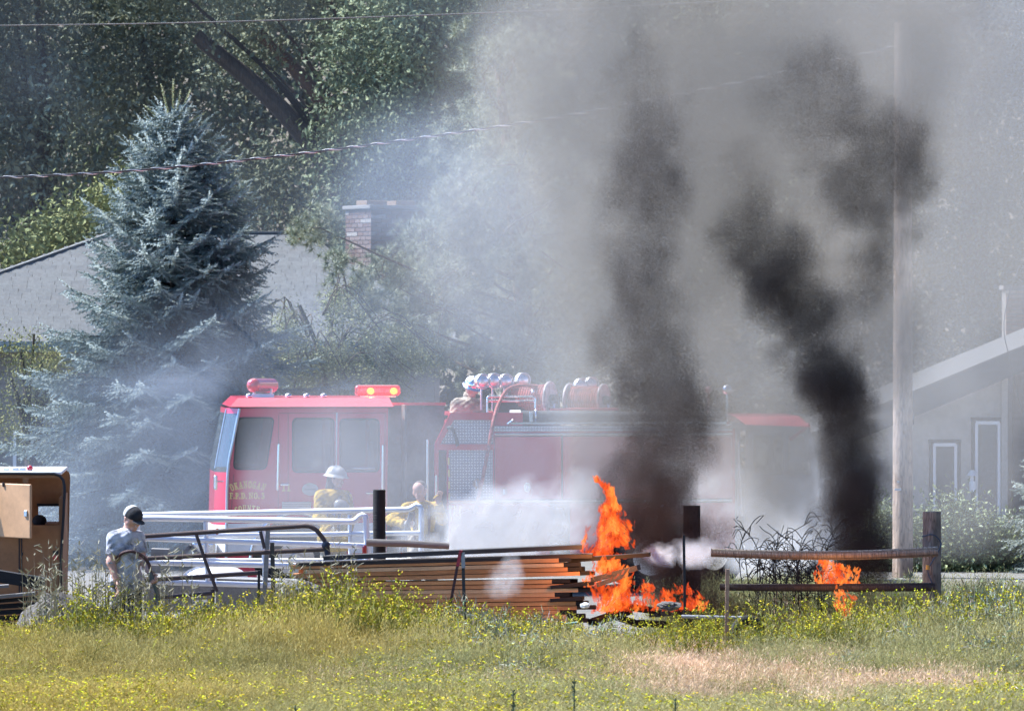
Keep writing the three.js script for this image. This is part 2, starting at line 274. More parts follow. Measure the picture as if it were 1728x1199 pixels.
// conifers
function sprig(n, len, need, w, up = .5) { // a twig along +x with needles all round
  const t = new Tri();
  for (let i = 0; i < n; i++) { const s = (i + rnd()) / n, a = rnd() * 6.283, b = V(s * len, 0, 0), d = V(up + .25 * rnd(), Math.cos(a), Math.sin(a)).normalize().multiplyScalar(need * rr(.7, 1.15) * (1 - .35 * s)), sd = V(0, -Math.sin(a), Math.cos(a)).multiplyScalar(w / 2); t.tri(b.clone().sub(sd), b.clone().add(sd), b.clone().add(d)); }
  return t.geo();
}
const SP = sprig(40, .27, .056, .018), dirQ = (d) => new THREE.Quaternion().setFromUnitVectors(V(1, 0, 0), d.clone().normalize());
function spruce(label, foot, H, R, from, dark, light, opt = {}) {
  const o = thing('blue_spruce', label, 'tree', [foot[0], 0, foot[1]]), wood = [limb([V(0, -.2, 0), V(.03, H * .5, 0), V(0, H, 0)], .17, .015)], list = [];
  for (let h = from; h < H - .1;) {
    const f = (H - h) / (H - from), L0 = R * Math.pow(f, .82) + .1, nb = Math.round(6 + 5 * f), ph = rnd() * 6.28;
    for (let k = 0; k < nb; k++) {
      const a = ph + k * 6.283 / nb + rr(-.22, .22), L = L0 * rr(.72, 1.18) * (1 + (opt.skew ? opt.skew * Math.cos(a) * f : 0)), out = V(Math.cos(a), 0, Math.sin(a)), rise = lerp(.75, -.12, Math.pow(f, .4)) + rr(-.08, .08), y0 = h + rr(-.1, .1);
      const pt = (s) => out.clone().multiplyScalar(s * L).add(V(0, y0 + L * (rise * s - .34 * f * s * s + .2 * s * s * s), 0));
      if (L > .5) wood.push(rod(pt(0), pt(.7), .022, .01, 5));
      const side = V(-out.z, 0, out.x), steps = Math.max(3, Math.round(L / .085));
      for (let i = 0; i <= steps; i++) {
        const s = lerp(.12, 1, i / steps), p = pt(s), tan = pt(Math.min(1, s + .05)).sub(pt(s - .05)).normalize(), young = smooth(.55, 1, s);
        const c = () => mixc(dark, light, clamp(young * .75 + rr(-.25, .35), 0, 1), .12);
        list.push([M4(p, dirQ(tan.clone().add(V(gs() * .12, gs() * .12 + .1, gs() * .12))), rr(.75, 1.1)), c()]);
        const tw = Math.min(.62, L * .42) * (s < .5 ? .55 + s : 1.25 * (1.12 - s)) ;
        for (const sg of [-1, 1]) {
          const d = tan.clone().multiplyScalar(.75).addScaledVector(side, sg).add(V(0, -.28 - .3 * rnd(), 0)).normalize();
          for (let u = 0; u < tw; u += .18) { const q = p.clone().addScaledVector(d, u).add(V(0, -.25 * u * u, 0)); list.push([M4(q, dirQ(d.clone().add(V(gs() * .2, gs() * .2 - u * .3, gs() * .2))), rr(.7, 1.05)), c()]); }
        }
      }
    }
    h += lerp(.15, .24, f) * rr(.85, 1.15);
  }
  part('trunk', wood, barkMat, o);
  if (opt.leader) for (const [dx, dy] of opt.leader) for (let u = 0; u < 1; u += .12) list.push([M4(V(dx * u, H - .35 + dy * u, gs() * .01), dirQ(V(dx, dy, 0)), .85), col(.42, .43, .24)]);
  merged('needles', SP, mat([1, 1, 1], .8), list, o, 'stuff', opt.keep);
  return o;
}
{
  const D = 72;
  spruce('tall blue spruce with pale tips left of the fire engine', [wx(292, D), -D], 7.12, 3.0, .3, [.22, .3, .285], [.6, .69, .62], { skew: .12, leader: [[-.14, .55], [0, .62], [.2, .5], [.33, .2], [-.3, .28], [.08, .45]] });
  spruce('smaller spruce reaching in from the right edge beside the hedge', [wx(1862, 69.2), -69.2], 2.9, 1.75, .5, [.24, .3, .26], [.66, .72, .6], { keep: (M) => M.elements[12] < -.45 });
}
const TUFT = (() => { const t = new Tri(); for (let i = 0; i < 70; i++) { const d = V(gs() + .5, gs(), gs()).normalize(), s = V(rnd() - .5, rnd() - .5, rnd() - .5).cross(d).normalize().multiplyScalar(.004); t.tri(s.clone().negate(), s, d.multiplyScalar(rr(.11, .19))); } return t.geo(); })();
{ // pine behind the truck, with clumps of long needles at the branch ends
  const D = 77, fx = wx(860, D), o = thing('long_needled_pine', 'pale green long needled pine veiled by smoke beside the chimney', 'tree', [fx, 0, -D]), list = [], wood = [];
  const trunk = (y) => V(.25 * Math.sin(y * .5), y, 0); wood.push(limb([0, 2, 4, 6, 8.2].map(trunk), .24, .06));
  const cl = [[870, 95, 60, 45], [815, 130, 40, 40], [850, 190, 50, 40], [790, 205, 45, 35], [815, 270, 60, 40], [770, 300, 45, 40], [880, 280, 60, 50], [790, 345, 60, 30], [760, 400, 70, 40], [725, 385, 34, 26], [540, 385, 40, 38], [570, 428, 34, 22], [640, 468, 55, 34], [705, 455, 70, 40], [610, 500, 60, 35], [800, 440, 80, 50], [880, 400, 80, 60], [930, 480, 80, 60], [850, 510, 90, 50], [750, 520, 90, 45], [680, 560, 80, 40], [780, 590, 90, 40], [880, 600, 80, 50], [950, 600, 60, 60], [940, 330, 60, 60], [910, 180, 50, 60], [960, 420, 60, 60]];
  for (const [px, py, rx, ry] of cl) {
    const k = D / FPX, z = rr(-1, 1.2), c = V(wx(px, D) - fx, wy(py, D), z), root = trunk(Math.max(.8, c.y - .5 - .25 * Math.abs(c.x)));
    wood.push(limb([root, root.clone().lerp(c, .5).add(V(0, -.1, 0)), c], .035, .012, 6));
    const ns = Math.round(rx * ry / 180);
    for (let j = 0; j < ns; j++) {
      const e = c.clone().add(V(gs() * rx * k * .62, gs() * ry * k * .62, gs() * rx * k * .5)), tone = rr(-.2, .2); if (rnd() < .4) wood.push(rod(c, e, .012, .006, 4));
      for (let q = 0; q < 9; q++) { const p = e.clone().add(V(gs() * .11, gs() * .11, gs() * .11)), dd = p.clone().sub(c).add(V(0, .25, 0)); list.push([M4(p, dirQ(dd.add(V(gs() * .3, gs() * .3, gs() * .3))), rr(.75, 1.15)), mixc([.28, .33, .2], [.66, .68, .44], clamp(.5 + tone + rr(-.4, .4), 0, 1), .1)]); }
    }
  }
  part('trunk', wood, worn([.5, .34, .24], 1, T.bark, .02, 1.2), o);
  merged('needles', TUFT, mat([1, 1, 1], .6), list, o, 'stuff');
}
{ // weeping shrub in front of the roof, right of the spruce
  const D = 75, fx = wx(570, D), o = thing('weeping_tree', 'weeping tree with drooping leafy strands and bare tan twigs right of the spruce', 'tree', [fx, 0, -D]), wood = [], bare = [], list = [], P = (x, y, z = 0) => V(wx(x, D) - fx, wy(y, D), z);
  wood.push(limb([V(0, -.1, 0), P(560, 760), P(540, 600), P(505, 515)], .1, .03));
  const arch = [[500, 505, 455, 560], [545, 490, 640, 520], [520, 530, 470, 600], [560, 560, 660, 560], [540, 570, 600, 620], [570, 600, 690, 600], [530, 590, 500, 640], [600, 540, 720, 560], [590, 480, 560, 560], [640, 600, 640, 640], [430, 560, 470, 610]];
  for (const [x0, y0, x1, y1] of arch) for (let k = 0; k < 4; k++) {
    const z = rr(-.7, .7), a = P(x0, y0 + 40, z * .3), b = P(lerp(x0, x1, .4) + gs() * 10, Math.min(y0, y1) - 8 + gs() * 10, z), c = P(x1 + gs() * 14, y1 + 40 + gs() * 12, z); const cv = new THREE.CatmullRomCurve3([a, b, c]);
    (k === 0 ? bare : wood).push(new THREE.TubeGeometry(cv, 12, .011, 5));
    for (let i = 0; i < 26; i++) { const p = cv.getPointAt(rr(.15, 1)); list.push([M4(p.add(V(gs() * .06, -.1, gs() * .06)), euler(0, rnd() * 6.3, 0), rr(.55, .9)), mixc([.2, .25, .1], [.6, .6, .28], rnd(), .1)]); }
  }
  part('trunk', wood, twigMat, o); part('bare_twig', bare, twigMat, o); merged('crown', CL.droop, leafMat([1, 1, 1], .2), list, o, 'stuff');
}
{ // dead branch that sticks out of the pine
  const D = 76, p = (x, y, z = 0) => at(x, y, D + z), o = part('dead_branch', [limb([p(838, 408), p(862, 380), p(905, 355), p(965, 318)], .03, .012, 6), limb([p(893, 360), p(902, 380), p(896, 394)], .014, .005, 5), limb([p(862, 380), p(848, 400), p(852, 412)], .014, .005, 5), limb([p(862, 380), p(840, 395), p(834, 404)], .012, .005, 5), limb([p(938, 336), p(950, 322), p(968, 312)], .012, .005, 5)], worn([.55, .45, .33], .9, T.bark, .004, 3));
  tag(o, 'bare tan dead branch sticking out beside the smoke', 'branch');
}
{ // young tree at the left edge
  const D = 78, fx = wx(52, D);
  broadTree('young tree with yellow green leaves at the left edge', [fx, -D], 4, lobesOf(D, fx, [[35, 590, 30, 24], [70, 610, 40, 24], [20, 640, 50, 30], [80, 640, 30, 30], [95, 625, 25, 18], [40, 680, 40, 26], [15, 715, 34, 26], [85, 690, 24, 24], [60, 740, 40, 14]]), 620, [.2, .24, .08], [.75, .7, .25], 'small', limb([V(0, -.1, 0), V(.02, 1.2, 0), V(-.03, 2.4, 0), V(.05, 3.6, 0)], .055, .02, 7), barkMat, undefined, [.7, 1.1], .2);
}
{ // hedge shrubs before the right house
  const D = 70, mk = (label, px, list, n) => { const fx = wx(px, D), o = thing('leafy_shrub', label, 'shrub', [fx, 0, -D]); part('stem', list.map(([x, y]) => limb([V(0, -.05, 0), V((wx(x, D) - fx) * .5, .3, 0), V(wx(x, D) - fx, wy(y, D), 0)], .03, .01, 5)), barkMat, o); merged('crown', CL.shrub, leafMat([1, 1, 1], .25, .42), crownList(lobesOf(D, fx, list), n, [.16, .22, .09], [.56, .62, .28], [.7, 1.1]), o, 'stuff'); };
  mk('glossy green shrub between the dark smoke and the utility pole', 1490, [[1490, 885, 35, 36], [1465, 925, 40, 36], [1515, 930, 36, 40], [1480, 965, 50, 30]], 520);
  mk('glossy green shrub just right of the thick fence post', 1610, [[1600, 880, 40, 34], [1560, 900, 40, 36], [1640, 900, 40, 36], [1600, 940, 60, 36], [1640, 960, 50, 34], [1560, 960, 40, 30]], 800);
  mk('glossy green shrub under the spruce bough at the right edge', 1700, [[1690, 915, 40, 30], [1730, 940, 40, 40], [1680, 955, 50, 36], [1730, 985, 50, 30]], 560);
}

// ---------------------------------------------------------------- houses
function brickWall(parent, w, h, depth, frame, pal, name = 'brick', bw = .2, bh = .067, gap = .011) {
  // frame(u, v, n): a point of the wall; bricks stand 6 mm proud of the mortar
  const rows = Math.round(h / (bh + gap));
  for (let r = 0; r < rows; r++) {
    let u = r % 2 ? -(bw + gap) / 2 : 0;
    for (; u < w - .02; u += bw + gap) {
      const a = Math.max(0, u), b = Math.min(w, u + bw); if (b - a < .03) continue;
      const m = new THREE.Mesh(brickGeo(b - a, bh, depth), pal[Math.floor(rnd() * pal.length)]);
      m.name = name; frame(m, (a + b) / 2, r * (bh + gap) + bh / 2 + gap, rr(-.003, .004)); parent.add(shade(m));
    }
  }
}
const bgeo = {};
const brickGeo = (w, h, d) => bgeo[[w.toFixed(2), h, d]] ??= uvm(flat(box(w, h, d, 0, 0, 0, .006)));
const brickPal = [[.32, .2, .16], [.36, .25, .21], [.27, .16, .13], [.62, .55, .47], [.4, .28, .23], [.3, .21, .18]].map((c) => worn(c, .95, T.speck, .003, 4));
const mortar = worn([.3, .27, .24], 1, T.speck, .003, 3);
{
  const o = thing('roofed_house', 'low house with grey shingled hip roof behind the blue spruce', 'house');
  const Y = (py, D) => wy(py, D), De = 81, Dr = 84.2, ey = Y(577, De), ry = Y(394, Dr), xl = wx(-330, De), xr = wx(770, De), rl = wx(188, Dr), rx = wx(508, Dr), back = -Dr * 2 + De;
  const siding = worn([.52, .47, .4], .9, T.dirt, .004, .7), fasciaM = mat([.42, .5, .5], .6), base = mat([.16, .16, .16], 1);
  // walls with lap boards
  const wl = xl + .45, wr = xr - .45, wf = -De - .45, wb = back + .45;
  part('wall', [box(wr - wl, ey, .12, (wl + wr) / 2, ey / 2, wf - .08), box(wr - wl, ey, .12, (wl + wr) / 2, ey / 2, wb), box(.12, ey, wf - wb - .2, wl, ey / 2, (wf + wb) / 2), box(.12, ey, wf - wb - .2, wr, ey / 2, (wf + wb) / 2)], siding, o);
  for (let k = 0; k < 16; k++) part('siding_board', [box(wr - wl + .1, .2, .016, 0, 0, 0).rotateX(-.07).translate((wl + wr) / 2, .12 + k * .207, wf + .002)], siding, o);
  const win = part('window', [box(.9, .06, .05, wx(60, 81), 1.9, wf + .04), box(.9, .06, .05, wx(60, 81), .9, wf + .04), box(.06, 1.06, .05, wx(60, 81) - .42, 1.4, wf + .04), box(.06, 1.06, .05, wx(60, 81) + .42, 1.4, wf + .04)], mat([.75, .75, .72], .5), o);
  part('pane', [box(.8, .96, .012, wx(60, 81), 1.4, wf + .03)], mat([.05, .06, .07], .08), win);
  // roof body
  const a = V(xl, ey, -De), b = V(xr, ey, -De), c = V(xr, ey, back), d = V(xl, ey, back), e = V(rl, ry, -Dr), f = V(rx, ry, -Dr), t = new Tri();
  t.quad(a, b, f, e).quad(b, c, f, f).quad(c, d, e, f).quad(d, a, e, e).quad(d, c, b, a);
  const roof = part('roof', [t.geo()], base, o);
  part('fascia', [beam(a.clone().add(V(0, -.09, .014)), b.clone().add(V(0, -.09, .014)), .03, .17)], fasciaM, roof);
  part('gutter', [beam(a.clone().add(V(0, -.03, .08)), b.clone().add(V(0, -.03, .08)), .1, .09)], fasciaM, roof);
  part('soffit', [box(xr - xl, .02, .5, (xl + xr) / 2, ey - .16, -De - .25)], mat([.5, .47, .42], .8), roof);
  // shingles, course by course on the front slope
  const up = e.clone().sub(a).setX(0), slope = up.length(), dir = up.clone().normalize(), nrm = V(0, dir.z, -dir.y).negate(), rows = 28, ex = slope / rows, pal = [[.34, .345, .325], [.36, .365, .345], [.32, .325, .31], [.35, .35, .33]].map((k) => worn(k, 1, T.speck, .003, 2.2));
  if (nrm.z < 0) nrm.negate();
  const q = new THREE.Quaternion().setFromRotationMatrix(new THREE.Matrix4().makeBasis(V(1, 0, 0), dir, nrm)), geos = [.22, .26, .3].flatMap((w) => [.022, .03].map((h) => [w, uvm(flat(box(w, ex * 1.35, h)))])), rest = [[], [], [], []];
  let single = 0;
  for (let r = 0; r < rows; r++) {
    const s = (r + .5) / rows, x0 = lerp(a.x, e.x, s), x1 = lerp(b.x, f.x, s);
    for (let x = x0; x < x1 - .1;) {
      const [w, g] = geos[Math.floor(rnd() * geos.length)], k = Math.floor(rnd() * 4), p = V(x + w / 2, ey, -De).addScaledVector(dir, (r + .5) * ex).addScaledVector(nrm, .012 + rnd() * .003), qq = q.clone().multiply(euler(.13, 0, rr(-.006, .006)));
      const px = 864 + p.x * FPX / -p.z;
      if (px > -10 && px < 600 && single < 298 && r < 14 && !(px > 190 && px < 420)) { const m = new THREE.Mesh(g, pal[k]); m.name = 'shingle'; m.position.copy(p); m.quaternion.copy(qq); roof.add(shade(m)); single++; }
      else rest[k].push(g.clone().applyQuaternion(qq).translate(p.x, p.y, p.z));
      x += w + .004;
    }
  }
  const sc = rest.map((l, k) => { const m = part('shingle_course', [l], pal[k], roof); m.userData.kind = 'stuff'; return m; });
  for (const [A, B] of [[a, e], [b, f], [e, f]]) part('ridge_cap', [beam(A.clone().add(V(0, .02, 0)), B.clone().add(V(0, .02, 0)), .17, .035)], pal[0], roof);
}
{ // chimney of its own beside the pine, on the roof's right end
  const D = 83, o = thing('brick_chimney', 'broad brick chimney with lit left side and two flue caps', 'chimney'), x0 = wx(626, D), x1 = wx(722, D), top = wy(352, D), h = 2.6, turn = .52, root = new THREE.Group();
  const w = (x1 - x0) / Math.cos(turn) * .92, sd = .98; root.name = 'stack'; root.position.set(x0, top - h, -D); root.rotation.y = -turn * .2; o.add(root);
  part('mortar_core', [box(w - .02, h - .02, sd - .02, w / 2, h / 2, -sd / 2)], mortar, root);
  const A = Math.atan2(wx(578, D) - x0, -sd);
  brickWall(root, w, h, .05, (m, u, v, n) => m.position.set(u, v, -.02 + n), brickPal);
  brickWall(root, sd, h, .05, (m, u, v, n) => { m.position.set(.02 - n, v, -u); m.rotation.y = Math.PI / 2; }, brickPal);
  part('crown', [box(w + .1, .07, sd + .1, w / 2, h + .035, -sd / 2, .015)], worn([.5, .46, .4], .95, T.speck, .003, 2), o).position.copy(root.position);
  o.children[1].rotation.y = root.rotation.y;
  for (const u of [.25, .8]) { const m = part('flue_cap', [box(.42, .09, .42, w * u, h + .115, -sd * .5, .015)], worn([.55, .36, .22], .9, T.speck, .002, 2), o); m.position.copy(root.position); m.rotation.y = root.rotation.y; }
  root.rotation.y = o.children[1].rotation.y = turn; o.children.forEach((k) => { k.rotation.y = turn; });
  part('base', [box(w * 1.0, top - h, sd * .9, w / 2, (top - h) / 2, -sd / 2)], mortar, o); o.children.at(-1).position.set(x0, 0, -D); o.children.at(-1).rotation.y = turn;
}
{
  const D = 82, o = thing('gabled_house', 'beige house with dark slanted eave and two tall narrow windows veiled in smoke', 'house'), X = (px) => wx(px, D), Y = (py) => wy(py, D);
  const board = worn([.85, .78, .67], .9, T.dirt, .004, .8), dark = worn([.075, .085, .1], .8, T.grain, .003, 1), white = mat([.72, .72, .7], .5);
  const xl = X(1405), xr = X(1700), apex = X(1905), yb = 0, e0 = Y(735), sl = (Y(640) - Y(735)) / (X(1660) - X(1430));
  const top = (x) => e0 + (x - X(1405)) * sl, wins = [[1577, 1613, 750, 868, .5], [1648, 1686, 713, 880, .3]];
  const s = shape([[xl, yb], [xr, yb], [xr, top(xr)], [xl, top(xl)]]);
  for (const [a, b, t, u] of wins) s.holes.push(new THREE.Path([[X(a), Y(u)], [X(b), Y(u)], [X(b), Y(t)], [X(a), Y(t)]].map((p) => new THREE.Vector2(...p))));
  part('wall', [extr(s, .14).translate(0, 0, -D - .14), box(.14, top(xl), 5, xl + .07, top(xl) / 2, -D - 2.7)], board, o);
  for (let y = .18; y < 4.4; y += .235) { // lap boards between the windows
    const runs = [[xl, xr]]; for (const [a, b, t, u] of wins) if (y > Y(u) - .12 && y < Y(t) + .06) { const r = runs.pop(); runs.push([r[0], X(a) - .07], [X(b) + .07, r[1]]); }
    for (const [a, b] of runs) { const aa = Math.max(a, y + .13 > e0 ? X(1405) + (y + .13 - e0) / sl : a); if (b - aa > .06) part('siding_board', [box(b - aa, .228, .014).rotateX(-.035).translate((aa + b) / 2, y, -D + .008)], board, o); }
  }
  for (const [a, b, t, u] of wins) {
    const w = X(b) - X(a), h = Y(t) - Y(u), cx = (X(a) + X(b)) / 2, cy = (Y(t) + Y(u)) / 2, z = -D + .02;
    const f = part('window', [box(w + .02, .06, .07, cx, cy + h / 2, z), box(w + .02, .06, .07, cx, cy - h / 2, z), box(.05, h, .068, cx - w / 2, cy, z), box(.05, h, .068, cx + w / 2, cy, z)], white, o);
    part('casing', [box(w + .2, .07, .03, cx, cy + h / 2 + .06, z), box(.06, h + .1, .03, cx - w / 2 - .06, cy, z), box(.06, h + .1, .03, cx + w / 2 + .06, cy, z)], dark, f);
    part('pane', [box(w, h, .012, cx, cy, -D - .03)], mat([.06, .09, .13], .08), f); part('sill', [box(w + .14, .04, .1, cx, cy - h / 2 - .05, z + .02)], dark, f);
  }
  // the eave: a deep dark barge board that climbs to the right, roof above it
  const p0 = V(X(1345), top(X(1345)) + .05, -D + .62), p1 = V(apex, top(apex) + .05, -D + .62), back = V(0, 0, -6.5);
  const roof = part('roof', [beam(p0.clone().add(V(0, .16, -3.3)), p1.clone().add(V(0, .16, -3.3)), 6.6, .05)], worn([.13, .127, .122], .95, T.speck, .006, 1.4), o);
  part('barge_board', [beam(p0.clone().add(V(0, -.06, .0)), p1.clone().add(V(0, -.06, .0)), .05, .4)], dark, roof);
  part('soffit', [beam(p0.clone().add(V(0, -.1, -.33)), p1.clone().add(V(0, -.1, -.33)), .6, .03)], dark, roof);
  part('eave_bracket', [box(.12, .3, .5, X(1533), top(X(1533)) - .2, -D + .3)], dark, roof);
  const lf = part('wall_lamp', [new THREE.CylinderGeometry(.03, .1, .1, 10).translate(X(1640), Y(797), -D + .12), box(.06, .12, .1, X(1640), Y(806), -D + .06)], white, o); part('shade', [new THREE.CylinderGeometry(.06, .06, .18, 10).translate(X(1641), Y(820), -D + .12)], mat([.8, .8, .76], .4), lf);
  part('corner_board', [box(.11, top(xr), .06, xr - .05, top(xr) / 2, -D + .05)], board, o);
  part('shed_wall', [box(3, 3.3, .1, X(1860), 1.65, -D - .8)], worn([.3, .25, .24], .9, T.grain, .004, 1), o, 'purplish brown side wall right of the corner board');
}
{ // hazy brick chimney at the right edge
  const D = 90, o = thing('brick_chimney', 'hazy reddish brick chimney at the right edge above the beige house', 'chimney'), x = wx(1698, D), top = wy(488, D);
  part('mortar_core', [box(.9, top, .7, x + .45, top / 2, -D - .37)], mortar, o);
  brickWall(o, .9, 1.5, .05, (m, u, v, n) => m.position.set(x + u, top - 1.5 + v, -D - .01 + n), [[.55, .3, .2], [.62, .4, .28], [.48, .27, .2], [.7, .55, .42]].map((c) => worn(c, .95, T.speck, .003, 4)));
  part('crown', [box(1, .08, .8, x + .45, top + .04, -D - .37)], mortar, o);
}

// ---------------------------------------------------------------- fire engine
const font = await new FontLoader().loadAsync('fonts/droid/droid_serif_bold.typeface.json');
const chrome = mat([.82, .83, .85], .14, 1), steel = mat([.55, .56, .58], .35, 1), rubber = worn([.03, .03, .032], .85, T.speck, .003, 3), dark = mat([.025, .026, .03], .7), red = mat([.95, .022, .095], .35, 0, { clearcoat: .7, clearcoatRoughness: .12 }), whitePaint = mat([.75, .75, .74], .35, 0, { clearcoat: .4 }), glassDark = mat([.55, .6, .62], .03, 0, { transmission: .9, thickness: 0 });
const tread = worn([1.3, 1.32, 1.34], .45, T.tread, .003, 3.1, .25), gold = mat([1.5, 1.1, .36], .5), redLens = mat([.7, .03, .05], .15, 0, { clearcoat: 1 }), hoseRed = worn([1.1, .3, .27], .75, T.cloth, .003, 6), hoseGrey = worn([.1, .11, .12], .7, T.cloth, .003, 4), greyPanel = worn([.33, .33, .33], .7, T.cloth, .01, .7);
{
  const yaw = .105, D0 = 63.4, org = at(382, 553, D0).setY(0), truck = thing('fire_engine', 'red and white fire engine with gold lettering parked behind the pipe gates', 'fire engine', org, yaw);
  const ax = V(Math.cos(yaw), 0, -Math.sin(yaw)), az = V(Math.sin(yaw), 0, Math.cos(yaw)), eye = V(0, EYE, 0);
  const P = (px, py, z = 0) => { const d = at(px, py, 10).sub(eye), o = org.clone().addScaledVector(az, z), t = o.clone().sub(eye).dot(az) / d.dot(az), w = eye.clone().addScaledVector(d, t).sub(org); return V(w.dot(ax), w.y, z); };
  const P2 = (px, py) => { const v = P(px, py); return [v.x, v.y]; };
  const X = (px, z = 0) => P(px, 800, z).x, Y = (py) => P(600, py).y, W = 2.42;
  // ---- cab
  const cab = new THREE.Group(); cab.name = 'cab'; truck.add(cab);
  const win = { driver: [[402, 706], [461, 706], [447, 790], [395, 790]], crew: [[495, 707], [562, 707], [562, 795], [495, 795]], rear: [[575, 708], [638, 708], [638, 794], [575, 794]] };
  const yF = Y(935), frontX = (y) => y > Y(787) ? lerp(X(385), X(404), clamp((y - Y(787)) / (Y(690) - Y(787)), 0, 1)) : lerp(X(381), X(385), clamp((y - yF) / (Y(787) - yF), 0, 1));
  const side = shape([[X(381), .42], [X(652), .42], [X(655), Y(688)], [X(404), Y(688)], [X(385), Y(787)], [X(382), Y(880)]]);
  for (const k in win) side.holes.push(roundShape(win[k].map((p) => P2(...p)).map(([x, y]) => [x, y]), .07, THREE.Path));
  // wheel opening
  const wcx = X(500), wr = .5, arch = new THREE.Path(); arch.absarc(wcx, wr, .62, 0, Math.PI * 2); 
  side.holes.push(arch);
  part('side_panel', [extr(side, .05)], red, cab).position.z = -.05; part('side_panel', [extr(side, .05)], red, cab).position.z = -W;
  for (const k in win) for (const z of [-.03, -W + .02]) {
    const sh = roundShape(win[k].map((p) => P2(...p)), .07), pn = part('window', [extr(sh, .008)], glassDark, cab); pn.position.z = z;
    if (z > -1) { const o2 = roundShape(win[k].map((p) => P2(...p)).map(([x, y], i) => [x + ([-1, 1, 1, -1][i]) * .022, y + ([1, 1, -1, -1][i]) * .022]), .085); o2.holes.push(roundShape(win[k].map((p) => P2(...p)), .07, THREE.Path)); part('window_seal', [extr(o2, .012)], dark, pn).position.z = .022; }
  }
  // front: chamfered corner, flat middle, glass above and red below
  const ring = (y) => { const f = frontX(y); return [V(f, y, -.0), V(f - .17, y, -.3), V(f - .2, y, -W / 2), V(f - .17, y, -W + .3), V(f, y, -W)]; };
  const sheet = (ys) => { const t = new Tri(), R = ys.map(ring); for (let i = 0; i + 1 < R.length; i++) for (let j = 0; j < 4; j++) t.quad(R[i][j], R[i][j + 1], R[i + 1][j + 1], R[i + 1][j]); return t.geo(); };
  part('front_panel', [sheet([.42, Y(880), Y(796)])], red, cab); part('front_panel', [sheet([Y(697), Y(688)])], red, cab);
  part('windshield', [sheet([Y(796), Y(787), Y(740), Y(697)])], mat([.34, .4, .42], .04, 0, { transmission: .75, thickness: 0 }), cab);
  part('trim', [tube([P(404, 689, .004), P(394, 740, .004), P(385, 787, .004), P(382, 880, .004), P(381, 950, .004)], .022, 6, 30)], steel, cab);
  part('trim', [tube([ring(Y(690))[1], ring(Y(740))[1], ring(Y(790))[1]], .015, 6, 12)], steel, cab);
  part('bumper', [box(.34, .28, W + .1, X(381) - .3, .62, -W / 2, .05)], chrome, cab);
  // roof with a slanting brow
  { const y0 = Y(686), y1 = Y(671), a = .09, xs = X(404) - .14, xe = X(655) + .07, t = new Tri(), b = [V(xs, y0, a), V(xe, y0, a), V(xe, y0, -W - a), V(xs, y0, -W - a)], c = [V(xs + .12, y1, -.09), V(xe - .05, y1, -.09), V(xe - .05, y1, -W + .09), V(xs + .12, y1, -W + .09)];
    for (let i = 0; i < 4; i++) { const j = (i + 1) % 4; t.quad(b[i], b[j], c[j], c[i]); } t.quad(c[0], c[1], c[2], c[3]).quad(b[3], b[2], b[1], b[0]); part('roof', [t.geo()], red, cab);
    part('rain_gutter', [box(xe - xs, .018, .03, (xs + xe) / 2, y0 - .006, a + .004)], dark, cab); }
  part('floor', [box(X(652) - X(382), .06, W - .12, (X(382) + X(652)) / 2, .95, -W / 2)], dark, cab);
  part('rear_wall', [box(.05, Y(688) - .5, W - .12, X(652) - .04, (Y(688) + .5) / 2, -W / 2)], greyPanel, cab);
  for (const [px, z] of [[455, -.55], [455, -1.85], [545, -.6], [620, -.6], [545, -1.8], [620, -1.8]]) part('seat', [box(.5, .12, .5, X(px), 1.35, z, .04), box(.14, .75, .48, X(px) + .22, 1.7, z, .05)], dark, cab);
  part('steering_wheel', [new THREE.TorusGeometry(.2, .018, 6, 18).rotateX(1.1).rotateZ(-.5).translate(X(418), 1.62, -.6)], dark, cab);
  // door lines, handrails, vents, badge
  const line = (a, b, w = .014) => beam(a, b, .006, w, V(0, 0, 1));
  part('door', [line(P(470, 700, .002), P(469, 880, .002)), line(P(394, 800, .002), P(389, 880, .002)), line(P(391, 880, .002), P(469, 880, .002)), line(P(486, 697, .002), P(486, 850, .002)), line(P(650, 697, .002), P(648, 855, .002)), line(P(470, 697, .003), P(650, 697, .003))], mat([.16, .01, .02], .6), cab);
  part('divider_strip', [beam(P(568, 696, .012), P(567, 800, .012), .02, .024, V(0, 0, 1))], steel, cab);
  for (const [x0, y0, x1, y1] of [[470, 750, 468, 826], [646, 752, 645, 836]]) { const a = P(x0, y0, .07), b = P(x1, y1, .07); part('handrail', [rod(a, b, .017), rod(a, a.clone().setZ(0), .014), rod(b, b.clone().setZ(0), .014)], chrome, cab); }
  part('door_handle', [box(.12, .03, .04, X(480), Y(817), .02, .01)], chrome, cab); part('door_handle', [box(.12, .03, .04, X(625), Y(832), .02, .01)], chrome, cab);
  part('grab_bar', [rod(P(595, 790, .01), P(632, 790, .01), .014)], chrome, cab);
  { const v = part('vent', [box(X(524) - X(475), Y(846) - Y(860), .02, X(500), Y(853), .008)], mat([.3, .34, .38], .5, .3), cab); for (let k = 0; k < 4; k++) part('louver', [box(X(524) - X(475), .012, .03, X(500), Y(848 + k * 3.2), .014)], steel, v); }
  { const e = new THREE.CylinderGeometry(.115, .115, .012, 28).rotateX(Math.PI / 2).scale(1, .76, 1); e.translate(X(523), Y(825), .008); const b = part('badge', [e], mat([.78, .76, .66], .5), cab); part('badge_text_band', [box(.15, .012, .004, X(523), Y(825), .017)], mat([.45, .42, .36], .6), b); }
